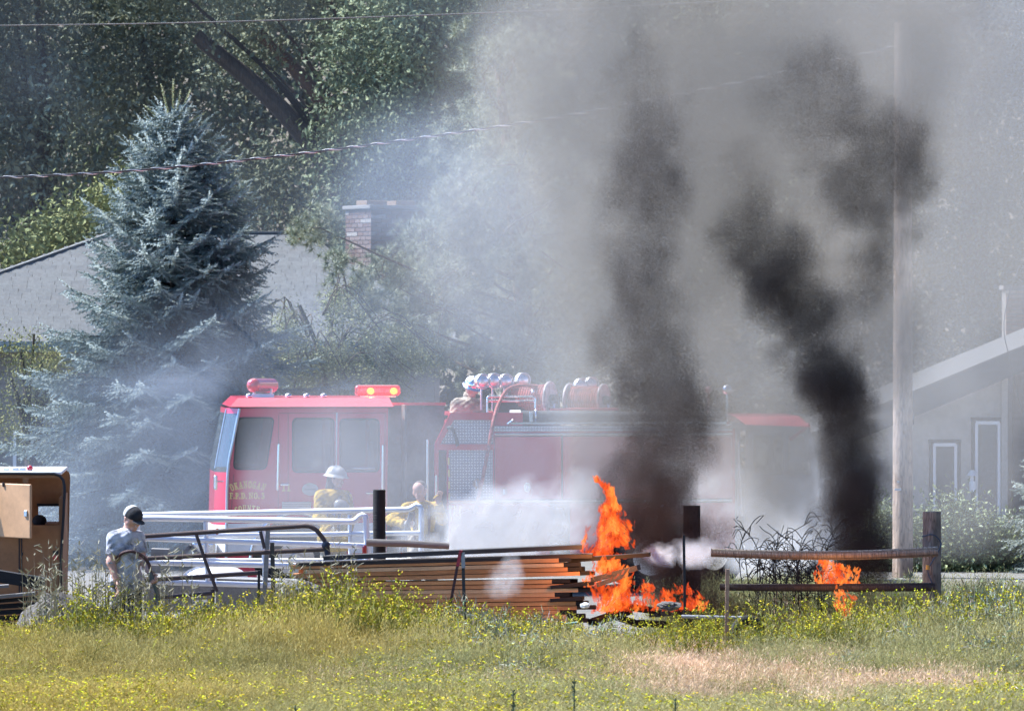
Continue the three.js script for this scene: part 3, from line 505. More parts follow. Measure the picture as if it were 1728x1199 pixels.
  part('white_band', [box(X(455) - X(379), Y(882) - Y(933), .012, (X(455) + X(379)) / 2, (Y(882) + Y(933)) / 2, .004)], whitePaint, cab); part('white_band', [box(X(651) - X(590), Y(882) - Y(933), .012, (X(590) + X(651)) / 2, (Y(882) + Y(933)) / 2, .004)], whitePaint, cab);
  { const y = Y(885), y2 = Y(933), t = new Tri(), A = ring(y), B = ring(y2); for (const L of [A, B]) for (const v of L) v.x -= .008; for (let j = 0; j < 4; j++) t.quad(B[j], B[j + 1], A[j + 1], A[j]); part('white_band', [t.geo()], whitePaint, cab); }
  // gold lettering on the driver's door
  const letters = (text, px, py, hgt, arc = 0, squeeze = 1) => {
    const out = [], sc = P(px + 100, py).x - P(px, py).x, size = hgt / 121; let w = 0; const gl = [...text].map((ch) => { const g = new TextGeometry(ch, { font, size, depth: .006, curveSegments: 3, bevelEnabled: true, bevelSize: size * .035, bevelThickness: .002, bevelSegments: 1 }); g.computeBoundingBox(); const a = ch === ' ' ? size * .4 : (g.boundingBox.max.x - g.boundingBox.min.x) + size * .14; return [g, a * squeeze, ch]; });
    const tot = gl.reduce((s, k) => s + k[1], 0), c = P(px, py), x0 = c.x - tot / 2; let x = x0;
    for (const [g, a, ch] of gl) { if (ch !== ' ') { const u = (x + a / 2 - c.x) / (tot / 2); g.translate(-g.boundingBox.min.x, 0, 0); g.scale(squeeze, 1, 1); g.translate(-a / 2, 0, 0); g.rotateZ(-arc * u * 1.2); g.translate(x + a / 2, c.y - arc * u * u * .12, .003); out.push(g); } x += a; }
    return out;
  };
  part('lettering', [letters('OKANOGAN', 418, 823, 11.5, .36, .5)], gold, cab); part('lettering', [letters('F.P.D. NO. 3', 417, 841, 10, 0, .66)], gold, cab); part('lettering', [letters('COUNTY', 417, 862, 10, .26, .57)], gold, cab); part('lettering', [letters('11', 483, 828, 12, 0, .8)], gold, cab, 'small gold unit number on the crew door');
  // lights on the roof
  const yr = Y(671), lamp = (r, l, p, m, rot = 0) => new THREE.CapsuleGeometry(r, l, 6, 16).rotateZ(Math.PI / 2).rotateY(rot).translate(p.x, p.y, p.z);
  { const a = P(443, 653, -.9), g = lamp(.1, .34, V(a.x, Y(652), a.z), 0, .5).clone(); const b = part('light_bar', [new THREE.CapsuleGeometry(.1, .62, 6, 16).rotateZ(Math.PI / 2).rotateY(1.1).rotateZ(-.03).translate(a.x, Y(651), a.z)], redLens, truck, 'front red light bar lens seen end on'); part('mount', [box(.3, .05, .3, a.x, yr + .02, a.z), rod(V(a.x - .12, yr, a.z), V(a.x - .12, Y(657), a.z), .02), rod(V(a.x + .12, yr, a.z), V(a.x + .12, Y(657), a.z), .02)], steel, b); }
  { const a = P(637, 662, -.9), b = part('light_bar', [box(X(677) - X(598), .155, .26, a.x, Y(660), a.z, .05)], redLens, truck, 'rear red light bar with lit lamps'), s = [624, 663];
    part('mount', [box(.5, .03, .2, a.x, yr + .01, a.z)], steel, b); const glow = new THREE.MeshStandardMaterial({ color: 0xff5020, emissive: new THREE.Color(1, .22, .04), emissiveIntensity: 1.0 });
    s.forEach((px) => { const q = P(px, 661, -.9); part('lamp_glow', [new THREE.SphereGeometry(.052, 12, 8).scale(1.1, 1, .5).translate(q.x, Y(661), a.z + .14)], glow, b); const L = new THREE.PointLight(new THREE.Color(1, .25, .05), .3); L.position.set(q.x, Y(661), a.z + .22); truck.add(L); }); }
  for (const px of [420, 486, 517, 546]) { const a = P(px, 668, -.25); part('marker_light', [new THREE.SphereGeometry(.042, 12, 8).scale(1.2, .9, 1.2).translate(a.x, yr + .025, a.z)], chrome, truck); }
  part('side_mirror', [rod(P(376, 812, .05), P(366, 812, .25), .012), box(.05, .2, .14, X(362), Y(812), .25, .02)], chrome, cab);
  // ---- between cab and pump: grey jump seat wall with red top rail
  part('jump_seat_panel', [box(X(758) - X(655), Y(684) - .6, .05, (X(655) + X(758)) / 2, (Y(684) + .6) / 2, -.75)], greyPanel, truck);
  part('jump_seat_panel', [box(.03, Y(684) - .7, .6, X(686), (Y(684) + .7) / 2, -.45)], worn([.36, .35, .33], .7, T.cloth, .01, .8), truck);
  part('top_rail', [box(X(760) - X(655), .04, .06, (X(655) + X(760)) / 2, Y(683), -.74)], red, truck);
  for (const [px, y0, y1] of [[721, 742, 880], [736, 802, 860]]) { const a = P(px, y0, .03), b = P(px, y1, .03); part('handrail', [rod(a, b, .018), rod(a, a.clone().setZ(-.4), .012)], chrome, truck); }
  // ---- pump panel
  const fr = shape([P2(733, 750), P2(760, 696), P2(882, 696), P2(882, 735), P2(834, 735), P2(834, 860), P2(733, 860)]);
  fr.holes.push(new THREE.Path([[743, 749], [766, 708], [833, 708], [833, 749]].map((p) => new THREE.Vector2(...P2(...p)))), new THREE.Path([[740, 759], [754, 759], [754, 860], [740, 860]].map((p) => new THREE.Vector2(...P2(...p)))), new THREE.Path([[757, 759], [832, 759], [832, 845], [757, 845]].map((p) => new THREE.Vector2(...P2(...p)))));
  part('pump_frame', [extr(fr, .06)], red, truck).position.z = -.06;
  part('tread_panel', [extr(shape([P2(741, 750), P2(765, 707), P2(834, 707), P2(834, 750)]), .02)], tread, truck).position.z = -.05;
  const lt = part('tread_panel', [box(X(833) - X(756), Y(757) - Y(847), .02, X(794.5), Y(802), -.03)], tread, truck);
  part('recess', [box(X(756) - X(738), Y(757) - Y(862), .02, X(747), Y(809), -.3)], dark, truck);
  part('side_roof', [box(X(882) - X(762), .03, W - .1, (X(882) + X(762)) / 2, Y(697) - .03, -W / 2)], red, truck);
  part('core', [box(X(1235) - X(760), Y(740) - .75, W - .3, (X(1235) + X(760)) / 2, (Y(740) + .75) / 2, -W / 2 - .04)], dark, truck);
  part('step', [box(X(833) - X(756), .05, .2, X(794), Y(846), .06, .01)], chrome, truck);
  part('nozzle', [tube([P(755, 722, .02), P(762, 722, .05), P(768, 735, .05), P(772, 752, .04)], .025, 7, 14)], hoseGrey, truck);
  for (const [px, py] of [[804, 816], [889, 823]]) { const c = part('latch', [new THREE.CylinderGeometry(.055, .055, .03, 18).rotateX(Math.PI / 2).scale(.85, 1.25, 1).translate(X(px), Y(py), .03)], chrome, truck); part('latch_grip', [box(.03, .09, .03, X(px), Y(py), .05, .01)], steel, c); }
  for (let k = 0; k < 5; k++) part('gauge_rod', [rod(P(757 + k * .4, 772 + k * 20, .02), P(757 + k * .4, 784 + k * 20, .02), .012)], gold, truck);
  for (const px of [760, 767, 776]) part('valve_handle', [rod(P(px, 856, .08), P(px, 880, .1), .013), new THREE.SphereGeometry(.025, 8, 6).translate(X(px), Y(856), .08)], gold, truck);
  // ---- compartments
  part('compartment_door', [box(X(947) - X(835), Y(737) - Y(843), .05, X(891), Y(790), .0, .012)], red, truck); part('compartment_door', [box(X(1082) - X(950), Y(737) - Y(843), .05, X(1016), Y(790), .0, .012)], red, truck); part('compartment_door', [box(X(1234) - X(1085), Y(737) - Y(843), .05, X(1160), Y(790), .0, .012)], red, truck);
  part('trim_rail', [box(X(1235) - X(834), .03, .05, (X(834) + X(1235)) / 2, Y(733), .03, .01)], chrome, truck); part('trim_rail', [box(X(1235) - X(834), .028, .05, (X(834) + X(1235)) / 2, Y(846), .03, .01)], chrome, truck);
  part('tread_strip', [box(X(1235) - X(832), Y(719) - Y(728), .12, (X(832) + X(1235)) / 2, Y(723.5), -.02)], tread, truck); part('body_band', [box(X(1235) - X(834), Y(728) - Y(732), .05, (X(834) + X(1235)) / 2, Y(730), -.02)], red, truck);
  { const s = part('warning_label', [box(.09, .115, .006, X(850), Y(830), .03)], mat([.6, .03, .03], .5), truck); part('label_mark', [box(.03, .07, .003, X(850), Y(830), .036)], whitePaint, s); }
  const low = shape([[X(757), Y(850)], [X(1235), Y(850)], [X(1235), .5], [X(1180), .5], [X(1180), .62], [X(1020), .62], [X(1020), .5], [X(757), .5]]), arch2 = new THREE.Path(); arch2.absarc(X(1100), .62, .0, 0, 6.28);
  part('lower_body', [extr(shape([[X(757), Y(850)], [X(928), Y(850)], [X(928), .5], [X(757), .5]]), .05), extr(shape([[X(962), Y(850)], [X(1235), Y(850)], [X(1235), .5], [X(1180), .5], [X(1170), .9], [X(1130), 1.06], [X(1070), 1.06], [X(1030), .9], [X(1020), .5], [X(962), .5]]), .05)], red, truck).position.z = -.04;
  part('inlet_panel', [box(X(962) - X(928), Y(852) - Y(892), .03, X(945), Y(872), -.02)], greyPanel, truck);
  for (const px of [500, 1100]) for (const z of [-.16, -W + .16]) { const c = V(X(px), wr, z); const w = part('wheel', [new THREE.TorusGeometry(.37, .14, 12, 30).scale(1, 1, 1.05).translate(c.x, c.y, c.z)], rubber, truck); part('rim', [new THREE.CylinderGeometry(.27, .27, .16, 22).rotateX(Math.PI / 2).translate(c.x, c.y, c.z), new THREE.CylinderGeometry(.08, .1, .1, 12).rotateX(Math.PI / 2).translate(c.x, c.y, c.z + Math.sign(z + 1.2) * .1)], steel, w); }
  { const a = []; for (let k = 0; k <= 16; k++) { const t = Math.PI * (k / 16); a.push(V(wcx + Math.cos(t) * .64, wr + Math.sin(t) * .64, .015)); } part('wheel_arch', [new THREE.TubeGeometry(new THREE.CatmullRomCurve3(a), 40, .025, 6)], chrome, truck); }
  part('wheel_well', [box(1.3, .8, .5, wcx, .75, -.45)], dark, truck);
  part('chassis_rail', [box(X(1235) - X(381), .2, .3, (X(1235) + X(381)) / 2, .6, -.6), box(X(1235) - X(381), .2, .3, (X(1235) + X(381)) / 2, .6, -W + .6)], dark, truck);
  part('bed_floor', [box(X(1235) - X(757), .04, W - .2, (X(1235) + X(757)) / 2, Y(715), -W / 2 - .06)], red, truck);
  // suction hose in its tray
  { const z = -.12, a = P(872, 703, z), b = P(1225, 705, z); const s = part('suction_hose', [rod(a, b, .088, .088, 18)], hoseGrey, truck); part('hose_cap', [rod(P(860, 703, z), P(878, 703, z), .096, .096, 18)], whitePaint, s); part('hose_clamp', [new THREE.TorusGeometry(.1, .012, 6, 18).rotateY(Math.PI / 2).translate(X(903, z), Y(702), z), box(.04, .14, .03, X(896), Y(704), -.01, .008)], chrome, s); part('hose_tray', [box(X(1225) - X(862), .03, .2, (X(862) + X(1225)) / 2, Y(714.5), z + .06)], chrome, s); part('cap_lever', [rod(P(856, 716, .02), P(866, 708, .02), .015)], chrome, s); part('red_cover', [box(X(1050) - X(935), .03, .5, X(992), Y(692), -.6)], mat([.8, .05, .08], .5), truck); }
  // two booster reels
  const reel = (px, py, r, w, z) => {
    const c = P(px, py, z), g = new THREE.Group(); g.name = 'hose_reel'; g.position.set(c.x, c.y, c.z); g.rotation.y = -.5; truck.add(g); const coils = [];
    for (let k = 0; k < 13; k++) coils.push(new THREE.TorusGeometry(r * .8, w / 25, 8, 40).rotateY(Math.PI / 2).translate(-w / 2 + (k + .5) * w / 13, 0, 0));
    part('coiled_hose', [coils, rod(V(-w / 2, 0, 0), V(w / 2, 0, 0), r * .78, r * .78, 28)], hoseRed, g);
    for (const s of [-1, 1]) part('flange', [new THREE.TorusGeometry(r, .022, 8, 36).rotateY(Math.PI / 2).translate(s * (w / 2 + .03), 0, 0), rod(V(s * (w / 2 + .02), 0, 0), V(s * (w / 2 + .04), 0, 0), r, r, 36)], worn([.9, .78, .76], .5, T.cloth, .003, 2), g);
    part('hub', [rod(V(w / 2 + .03, 0, 0), V(w / 2 + .13, 0, 0), r * .3, r * .26, 14)], dark, g); part('crank', [rod(V(w / 2 + .1, -.03, 0), V(w / 2 + .1, -.16, .06), .02), rod(V(w / 2 + .1, -.16, .06), V(w / 2 + .2, -.16, .06), .03)], chrome, g); return g;
  };
  reel(897, 673, .235, .5, -.75); reel(990, 675, .22, .46, -.95);
  part('reel_stand', [box(.9, .5, .5, X(900), Y(700), -.9)], dark, truck);
  part('feed_hose', [tube([P(905, 652, -.6), P(880, 650, -.45), P(857, 657, -.3), P(842, 680, -.12), P(834, 705, .04), P(826, 745, .1), P(816, 800, .12), P(806, 845, .14), P(800, 880, .2)], .026, 8, 60)], hoseRed, truck);
  { const z = -.22; const r = part('reel_rail', [pipe([P(822, 695, z), P(822, 669, z), P(903, 669, z), P(903, 697, z)], .016, .04), rod(P(824, 676, z), P(902, 676, z), .016)], chrome, truck); part('knob', [new THREE.SphereGeometry(.03, 10, 8).translate(X(899, z), Y(661), z)], chrome, r); }
  for (const [px, py, z] of [[812, 643, -.6], [831, 642, -.7], [851, 643, -.8], [880, 641, -.95], [979, 650, -1.2], [996, 648, -1.25]]) { const c = P(px, py, z), l = part('spot_lamp', [new THREE.SphereGeometry(.105, 18, 12).translate(c.x, c.y, c.z)], mat([.9, .9, .9], .32, .85), truck); part('bezel', [new THREE.TorusGeometry(.1, .012, 6, 20).rotateY(.4).translate(c.x + .03, c.y, c.z + .05)], steel, l); part('stem', [rod(c.clone().add(V(0, -.1, 0)), c.clone().add(V(0, -.4, 0)), .016)], steel, l); }
  // rear end
  part('rear_panel', [box(.05, Y(725) - .6, W, X(1238), (Y(725) + .6) / 2, -W / 2)], red, truck);
  { const c = P(1196, 657, -.3); part('tail_beacon', [new THREE.SphereGeometry(.045, 10, 8).translate(c.x, c.y, c.z), rod(c, c.clone().setY(Y(720)), .014)], redLens, truck); const d = P(1227, 657, -.3); part('scene_lamp', [new THREE.SphereGeometry(.07, 14, 10).translate(d.x, d.y, d.z), rod(d, d.clone().setY(Y(720)), .014)], chrome, truck); }
}
{ // second vehicle, nearly lost in the smoke: only its red roof shows
  const D = 65.5, o = thing('rescue_truck', 'pale truck with red cab roof almost lost in the gray smoke', 'truck', at(1300, 553, D).setY(0), .04), k = D / FPX, X = (px) => (px - 1300) * k, Y = (py) => wy(py, D), W = 2.2;
  const pale = mat([.6, .61, .62], .4, 0, { clearcoat: .3 });
  { const t = new Tri(), y0 = Y(716), y1 = Y(702), b = [V(X(1258), y0, .08), V(X(1368), y0 - .03, .08), V(X(1368), y0 - .03, -W), V(X(1258), y0, -W)], c = [V(X(1240), y1, -.1), V(X(1350), y1, -.1), V(X(1350), y1, -W + .1), V(X(1240), y1, -W + .1)]; for (let i = 0; i < 4; i++) { const j = (i + 1) % 4; t.quad(b[i], b[j], c[j], c[i]); } t.quad(...c).quad(...b); part('cab_roof', [t.geo()], red, o); }
  const s = shape([[X(1258), .5], [X(1378), .5], [X(1384), Y(800)], [X(1366), Y(718)], [X(1258), Y(716)]]); s.holes.push(roundShape([[X(1272), Y(800)], [X(1322), Y(800)], [X(1322), Y(732)], [X(1272), Y(732)]], .05, THREE.Path), roundShape([[X(1330), Y(800)], [X(1370), Y(800)], [X(1358), Y(732)], [X(1330), Y(732)]], .05, THREE.Path));
  part('cab_side', [extr(s, .05)], pale, o); part('cab_side', [extr(s, .05)], pale, o).position.z = -W;
  part('window', [box(X(1322) - X(1272), Y(732) - Y(800), .01, X(1297), Y(766), .02)], glassDark, o); part('window', [box(X(1366) - X(1330), Y(732) - Y(800), .01, X(1346), Y(766), .02)], glassDark, o);
  part('body', [box(X(1258) - X(1160) , 1.1, W, (X(1160) + X(1258)) / 2 - .1, 1.2, -W / 2 + .03, .03)], pale, o); part('nose', [box(.5, .95, W, X(1384) + .2, 1.0, -W / 2, .08)], pale, o);
  part('handrail', [rod(V(X(1243), Y(742), .15), V(X(1250), Y(870), .15), .02)], whitePaint, o); part('pillar', [rod(V(X(1366), Y(716), .03), V(X(1332), Y(742), .05), .03)], red, o);
  for (const px of [1205, 1350]) part('wheel', [new THREE.TorusGeometry(.32, .12, 10, 24).translate(X(px), .44, -.1)], rubber, o);
}

// ---------------------------------------------------------------- people
const skinM = (c) => mat(c, .55), smin = (a, b, k) => { const h = clamp(.5 + .5 * (b - a) / k, 0, 1); return lerp(b, a, h) - k * h * (1 - h); };
function capD(x, y, z, a, b, ra, rb) { const dx = b.x - a.x, dy = b.y - a.y, dz = b.z - a.z, L = dx * dx + dy * dy + dz * dz || 1e-9, t = clamp(((x - a.x) * dx + (y - a.y) * dy + (z - a.z) * dz) / L, 0, 1); return Math.hypot(x - a.x - dx * t, y - a.y - dy * t, z - a.z - dz * t) - lerp(ra, rb, t); }
// flesh(bones): bones [a, b, ra, rb]; cut: planes [point, normal] that keep the side against the normal
function flesh(bones, cell, k = .03, cuts = [], wob = 0, sd = 0) {
  const lo = [1e9, 1e9, 1e9], hi = [-1e9, -1e9, -1e9];
  for (const [a, b, ra, rb] of bones) for (const [p, r] of [[a, ra], [b, rb]]) [p.x, p.y, p.z].forEach((c, i) => { lo[i] = Math.min(lo[i], c - r - .03); hi[i] = Math.max(hi[i], c + r + .03); });
  return nets((x, y, z) => {
    let d = 1; for (const [a, b, ra, rb] of bones) d = smin(d, capD(x, y, z, a, b, ra, rb), k);
    if (wob) d += wob * (Math.sin(x * 31 + y * 23 + sd) * Math.sin(y * 37 - z * 19) + .6 * Math.sin(x * 60 - y * 71 + z * 40 + sd));
    for (const [p, n, r] of cuts) { if (r && Math.hypot(x - p.x, y - p.y, z - p.z) > r) continue; d = Math.max(d, (x - p.x) * n.x + (y - p.y) * n.y + (z - p.z) * n.z); }
    return d;
  }, lo, hi, cell);
}
// head bones in its own frame: face along +z, up +y; placed by matrix
function headGeo(M) {
  const p = (x, y, z) => V(x, y, z), b = [[p(0, .03, -.018), p(0, .035, .012), .088, .083], [p(0, -.045, .03), p(0, -.075, .052), .06, .042], [p(-.045, -.03, .02), p(.045, -.03, .02), .05, .05], [p(0, -.0, .09), p(0, -.032, .103), .011, .017], [p(-.032, .012, .072), p(.032, .012, .072), .018, .018], [p(-.018, -.066, .083), p(.018, -.066, .083), .011, .011], [p(-.018, -.08, .08), p(.018, -.08, .08), .011, .011], [p(-.086, .015, -.01), p(-.088, -.025, -.006), .016, .012], [p(.086, .015, -.01), p(.088, -.025, -.006), .016, .012]];
  return flesh(b, .006, .014).applyMatrix4(M);
}
const facing = (pos, yaw, pitch, roll = 0) => M4(pos, new THREE.Quaternion().setFromEuler(new THREE.Euler(pitch, yaw, roll, 'YXZ')), V(1, 1, 1));
// a hand: wrist, direction of the palm, side of the thumb, how far the fingers close
function handGeo(w, dir, thumb, curl) {
  const d = dir.clone().normalize(), t = thumb.clone().addScaledVector(d, -thumb.dot(d)).normalize(), n = d.clone().cross(t).normalize(), at3 = (a, b, c) => w.clone().addScaledVector(d, a).addScaledVector(t, b).addScaledVector(n, c), b = [];
  for (const k of [-.028, -.009, .01, .03]) b.push([at3(.0, k * .6, 0), at3(.088, k, 0), .017, .0135]);
  [[.03, .036, 1], [.01, .04, 1.08], [-.009, .038, 1.0], [-.028, .03, .82]].forEach(([k, len, s]) => { let a = 0, p = at3(.09, k, 0); const L = [.042 * s, .027 * s, .022 * s]; for (let j = 0; j < 3; j++) { a += curl * (j ? .95 : .75); const q = p.clone().addScaledVector(d, Math.cos(a) * L[j]).addScaledVector(n, Math.sin(a) * L[j]); b.push([p, q, .0095 - j * .0008, .0087 - j * .001]); p = q; } });
  { let p = at3(.025, .03, .004), q = at3(.055, .058, .012), r = at3(.082, .05 - curl * .02, .03 + curl * .012); b.push([p, q, .0125, .011], [q, r, .0105, .0085]); }
  return flesh(b, .0055, .006);
}
function person(name, label, J, o) { // J: joints in world metres
  const g = thing(name, label, 'person', [J.pelvis.x, 0, J.pelvis.z]), off = V(-J.pelvis.x, 0, -J.pelvis.z); for (const k in J) J[k] = J[k].clone().add(off);
  const mid = (a, b, t = .5) => a.clone().lerp(b, t), B = [];
  const up = J.neck.clone().sub(J.pelvis).normalize(), sh = J.shR.clone().sub(J.shL).normalize();
  const torso = (e = 0) => [[J.pelvis.clone().addScaledVector(sh, -.07), J.pelvis.clone().addScaledVector(sh, .07), .115 + e, .115 + e], [J.pelvis, mid(J.pelvis, J.chest, .6), .13 + e, .125 + e], [J.chest.clone().addScaledVector(sh, -.07), J.chest.clone().addScaledVector(sh, .07), .115 + e, .115 + e], [mid(J.pelvis, J.chest, .55), J.chest, .125 + e, .125 + e], [J.shL, mid(J.shL, J.shR), .062 + e, .085 + e], [mid(J.shL, J.shR), J.shR, .085 + e, .062 + e], [J.chest, mid(J.shL, J.shR), .12 + e, .09 + e]];
  const arm = (s, e = 0, f = 1) => { const A = J['sh' + s], E = J['el' + s], Wr = J['wr' + s]; return f <= .5 ? [[A, A.clone().lerp(E, f * 2), .058 + e, .05 + e]] : [[A, E, .056 + e, .045 + e], [E, E.clone().lerp(Wr, (f - .5) * 2), .045 + e, .034 + e]]; };
  const leg = (s, e = 0) => [[J['hip' + s], J['kn' + s], .092 + e, .062 + e], [J['kn' + s], J['an' + s], .058 + e, .042 + e]];
  const all = [...torso(-.012), ...arm('L'), ...arm('R'), ...leg('L'), ...leg('R'), [J.neck, J.head.clone().addScaledVector(J.neck.clone().sub(J.head), .3), .056, .054]];
  const hands = ['L', 'R'].map((s) => handGeo(J['wr' + s], o['hand' + s].dir, o['hand' + s].thumb, o['hand' + s].curl));
  const HM = facing(J.head, o.yaw, o.pitch, o.roll ?? 0);
  part('body', [flesh(all, .012, .045), headGeo(HM), ...(o.gloves ? [] : hands)], skinM(o.skin), g);
  part('eyes', [-.031, .031].map((x) => new THREE.SphereGeometry(.0125, 10, 8).translate(x, .0, .078).applyMatrix4(HM)), mat([.5, .48, .45], .25), g);
  part('mouth', [rod(V(-.02, -.0735, .092), V(.02, -.0735, .092), .003, .003, 6).applyMatrix4(HM)], mat([.35, .12, .1], .6), g);
  if (o.gloves) part('glove', hands, o.gloves, g);
  const sl = o.sleeve ?? 1, cuts = [], neckCut = [J.neck.clone().addScaledVector(up, .035), up, .16];
  for (const s of ['L', 'R']) { const A = J['sh' + s], E = J['el' + s], Wr = J['wr' + s], end = sl <= .5 ? A.clone().lerp(E, sl * 2) : E.clone().lerp(Wr, (sl - .5) * 2), dd = (sl <= .5 ? E.clone().sub(A) : Wr.clone().sub(E)).normalize(); cuts.push([end, dd, .1]); }
  const hem = J.pelvis.clone().addScaledVector(up, -(o.hem ?? .1));
  part(o.topName ?? 'shirt', [flesh([...torso(.018 + (o.bulk ?? 0)), [hem.clone().addScaledVector(sh, -.06), J.pelvis.clone(), .14 + (o.bulk ?? 0), .14 + (o.bulk ?? 0)], [hem.clone().addScaledVector(sh, .06), J.pelvis.clone(), .14 + (o.bulk ?? 0), .14 + (o.bulk ?? 0)], ...arm('L', .02 + (o.bulk ?? 0), sl + .1), ...arm('R', .02 + (o.bulk ?? 0), sl + .1)], .012, .04, [...cuts, neckCut, [hem, up.clone().negate(), .5]], .0045, o.yaw)], o.top, g);
  part('trousers', [flesh([...leg('L', .018), ...leg('R', .018), [J.pelvis.clone().addScaledVector(sh, -.07), J.pelvis.clone().addScaledVector(sh, .07), .128, .128]], .012, .04, ['L', 'R'].map((s) => [J['an' + s].clone().add(V(0, -.02, 0)), V(0, -1, 0), .2]).concat([[J.pelvis.clone().addScaledVector(up, .07), up, .3]]), .005, 2)], o.trousers, g);
  for (const s of ['L', 'R']) part('boot', [flesh([[J['an' + s].clone().add(V(0, .06, 0)), J['an' + s].clone().add(V(0, -.02, 0)), .056, .055], [J['an' + s].clone().add(V(0, -.035, -.03)), J['an' + s].clone().add(V(.1 * Math.sin(o.yaw), -.04, .1 * Math.cos(o.yaw) + .04)), .045, .042]], .01, .02, [[V(0, J['an' + s].y - .085, 0), V(0, -1, 0)]])], o.boots ?? rubber, g);
  return { g, HM, J };
}
const cutHead = (HM, bones, cell, k, cuts) => flesh(bones, cell, k, cuts).applyMatrix4(HM);
const clothM = (c, r = .95) => worn(c, r, T.cloth, .006, 2.2, 0, { sheen: .3 });
{ // man with a garden hose
  const D = 49.8, J = (x, y, z = 0) => at(x, y, D - z), fy = (x, z = 0) => at(x, 553, D - z).setY(.1);
  const { g, HM } = person('person', 'man in grey t-shirt and dark cap holding a hose, looking down', {
    head: J(223, 876, .05), neck: J(214, 895, .0), chest: J(212, 926, 0), pelvis: J(213, 981, -.02), shL: J(193, 908, .1), shR: J(231, 908, -.04), elL: J(187, 948, .14), wrL: J(196, 980, .2), elR: J(240, 944, -.0), wrR: J(254, 968, .14), hipL: J(203, 988, .03), hipR: J(223, 988, -.04), knL: J(202, 1053, .1), knR: J(228, 1053, .08), anL: fy(200, -.08), anR: fy(230, .02),
  }, { yaw: .72, pitch: .5, skin: [.85, .46, .33], sleeve: .36, hem: .12, top: clothM([.72, .73, .78]), trousers: clothM([.1, .11, .15]), handL: { dir: V(.25, -1, .15), thumb: V(.4, 0, 1), curl: .45 }, handR: { dir: V(.45, -.75, .3), thumb: V(1, .3, .3), curl: 1.05 } });
  const p = V;
  const capC = part('cap', [cutHead(HM, [[p(0, .045, -.02), p(0, .05, .012), .1, .094]], .006, .01, [[p(0, .028, 0), p(0, -1, .12).normalize()]])], clothM([.05, .05, .055]), g);
  part('brim', [extr(roundShape([[-.075, 0], [.075, 0], [.06, .1], [-.06, .1]], .05), .006).rotateX(Math.PI / 2).translate(0, .036, .07).applyMatrix4(HM)], clothM([.14, .14, .14]), capC);
  part('cap_panel', [cutHead(HM, [[p(0, .047, -.024), p(0, .05, -.01), .101, .1]], .006, .01, [[p(0, .03, 0), p(0, -1, .12).normalize()], [p(0, 0, -.02), p(0, 0, 1)]])], clothM([1, 1, .95]), capC, 'pale grey mesh back of the cap');
  const hose = part('garden_hose', [tube([J(272, 1034, .1), J(268, 1010, .14), J(261, 985, .16), J(255, 968, .2), J(250, 950, .2), J(240, 938, .22), J(222, 930, .25), J(206, 933, .22), J(196, 945, .12), J(190, 970, -.1), J(180, 1020, -.3), J(168, 1100, -.5)], .018, 8, 90)], worn([.16, .05, .045], .6, T.cloth, .002, 5));
  tag(hose, 'dark red hose looping under the arm of the man in the cap', 'hose');
  const noz = part('hose_pipe', [rod(J(256, 975, .2), J(276, 1034, .16), .022, .018, 10), rod(J(252, 966, .2), J(258, 980, .2), .03, .026, 10)], worn([.2, .23, .21], .5, T.speck, .002, 4)); tag(noz, 'grey green pipe end held down by the man in the cap', 'pipe');
}
const yellow = clothM([1.5, .95, .1]), tanC = clothM([.95, .82, .62]), gloveM = clothM([.9, .87, .75]), darkC = clothM([.1, .09, .1]);
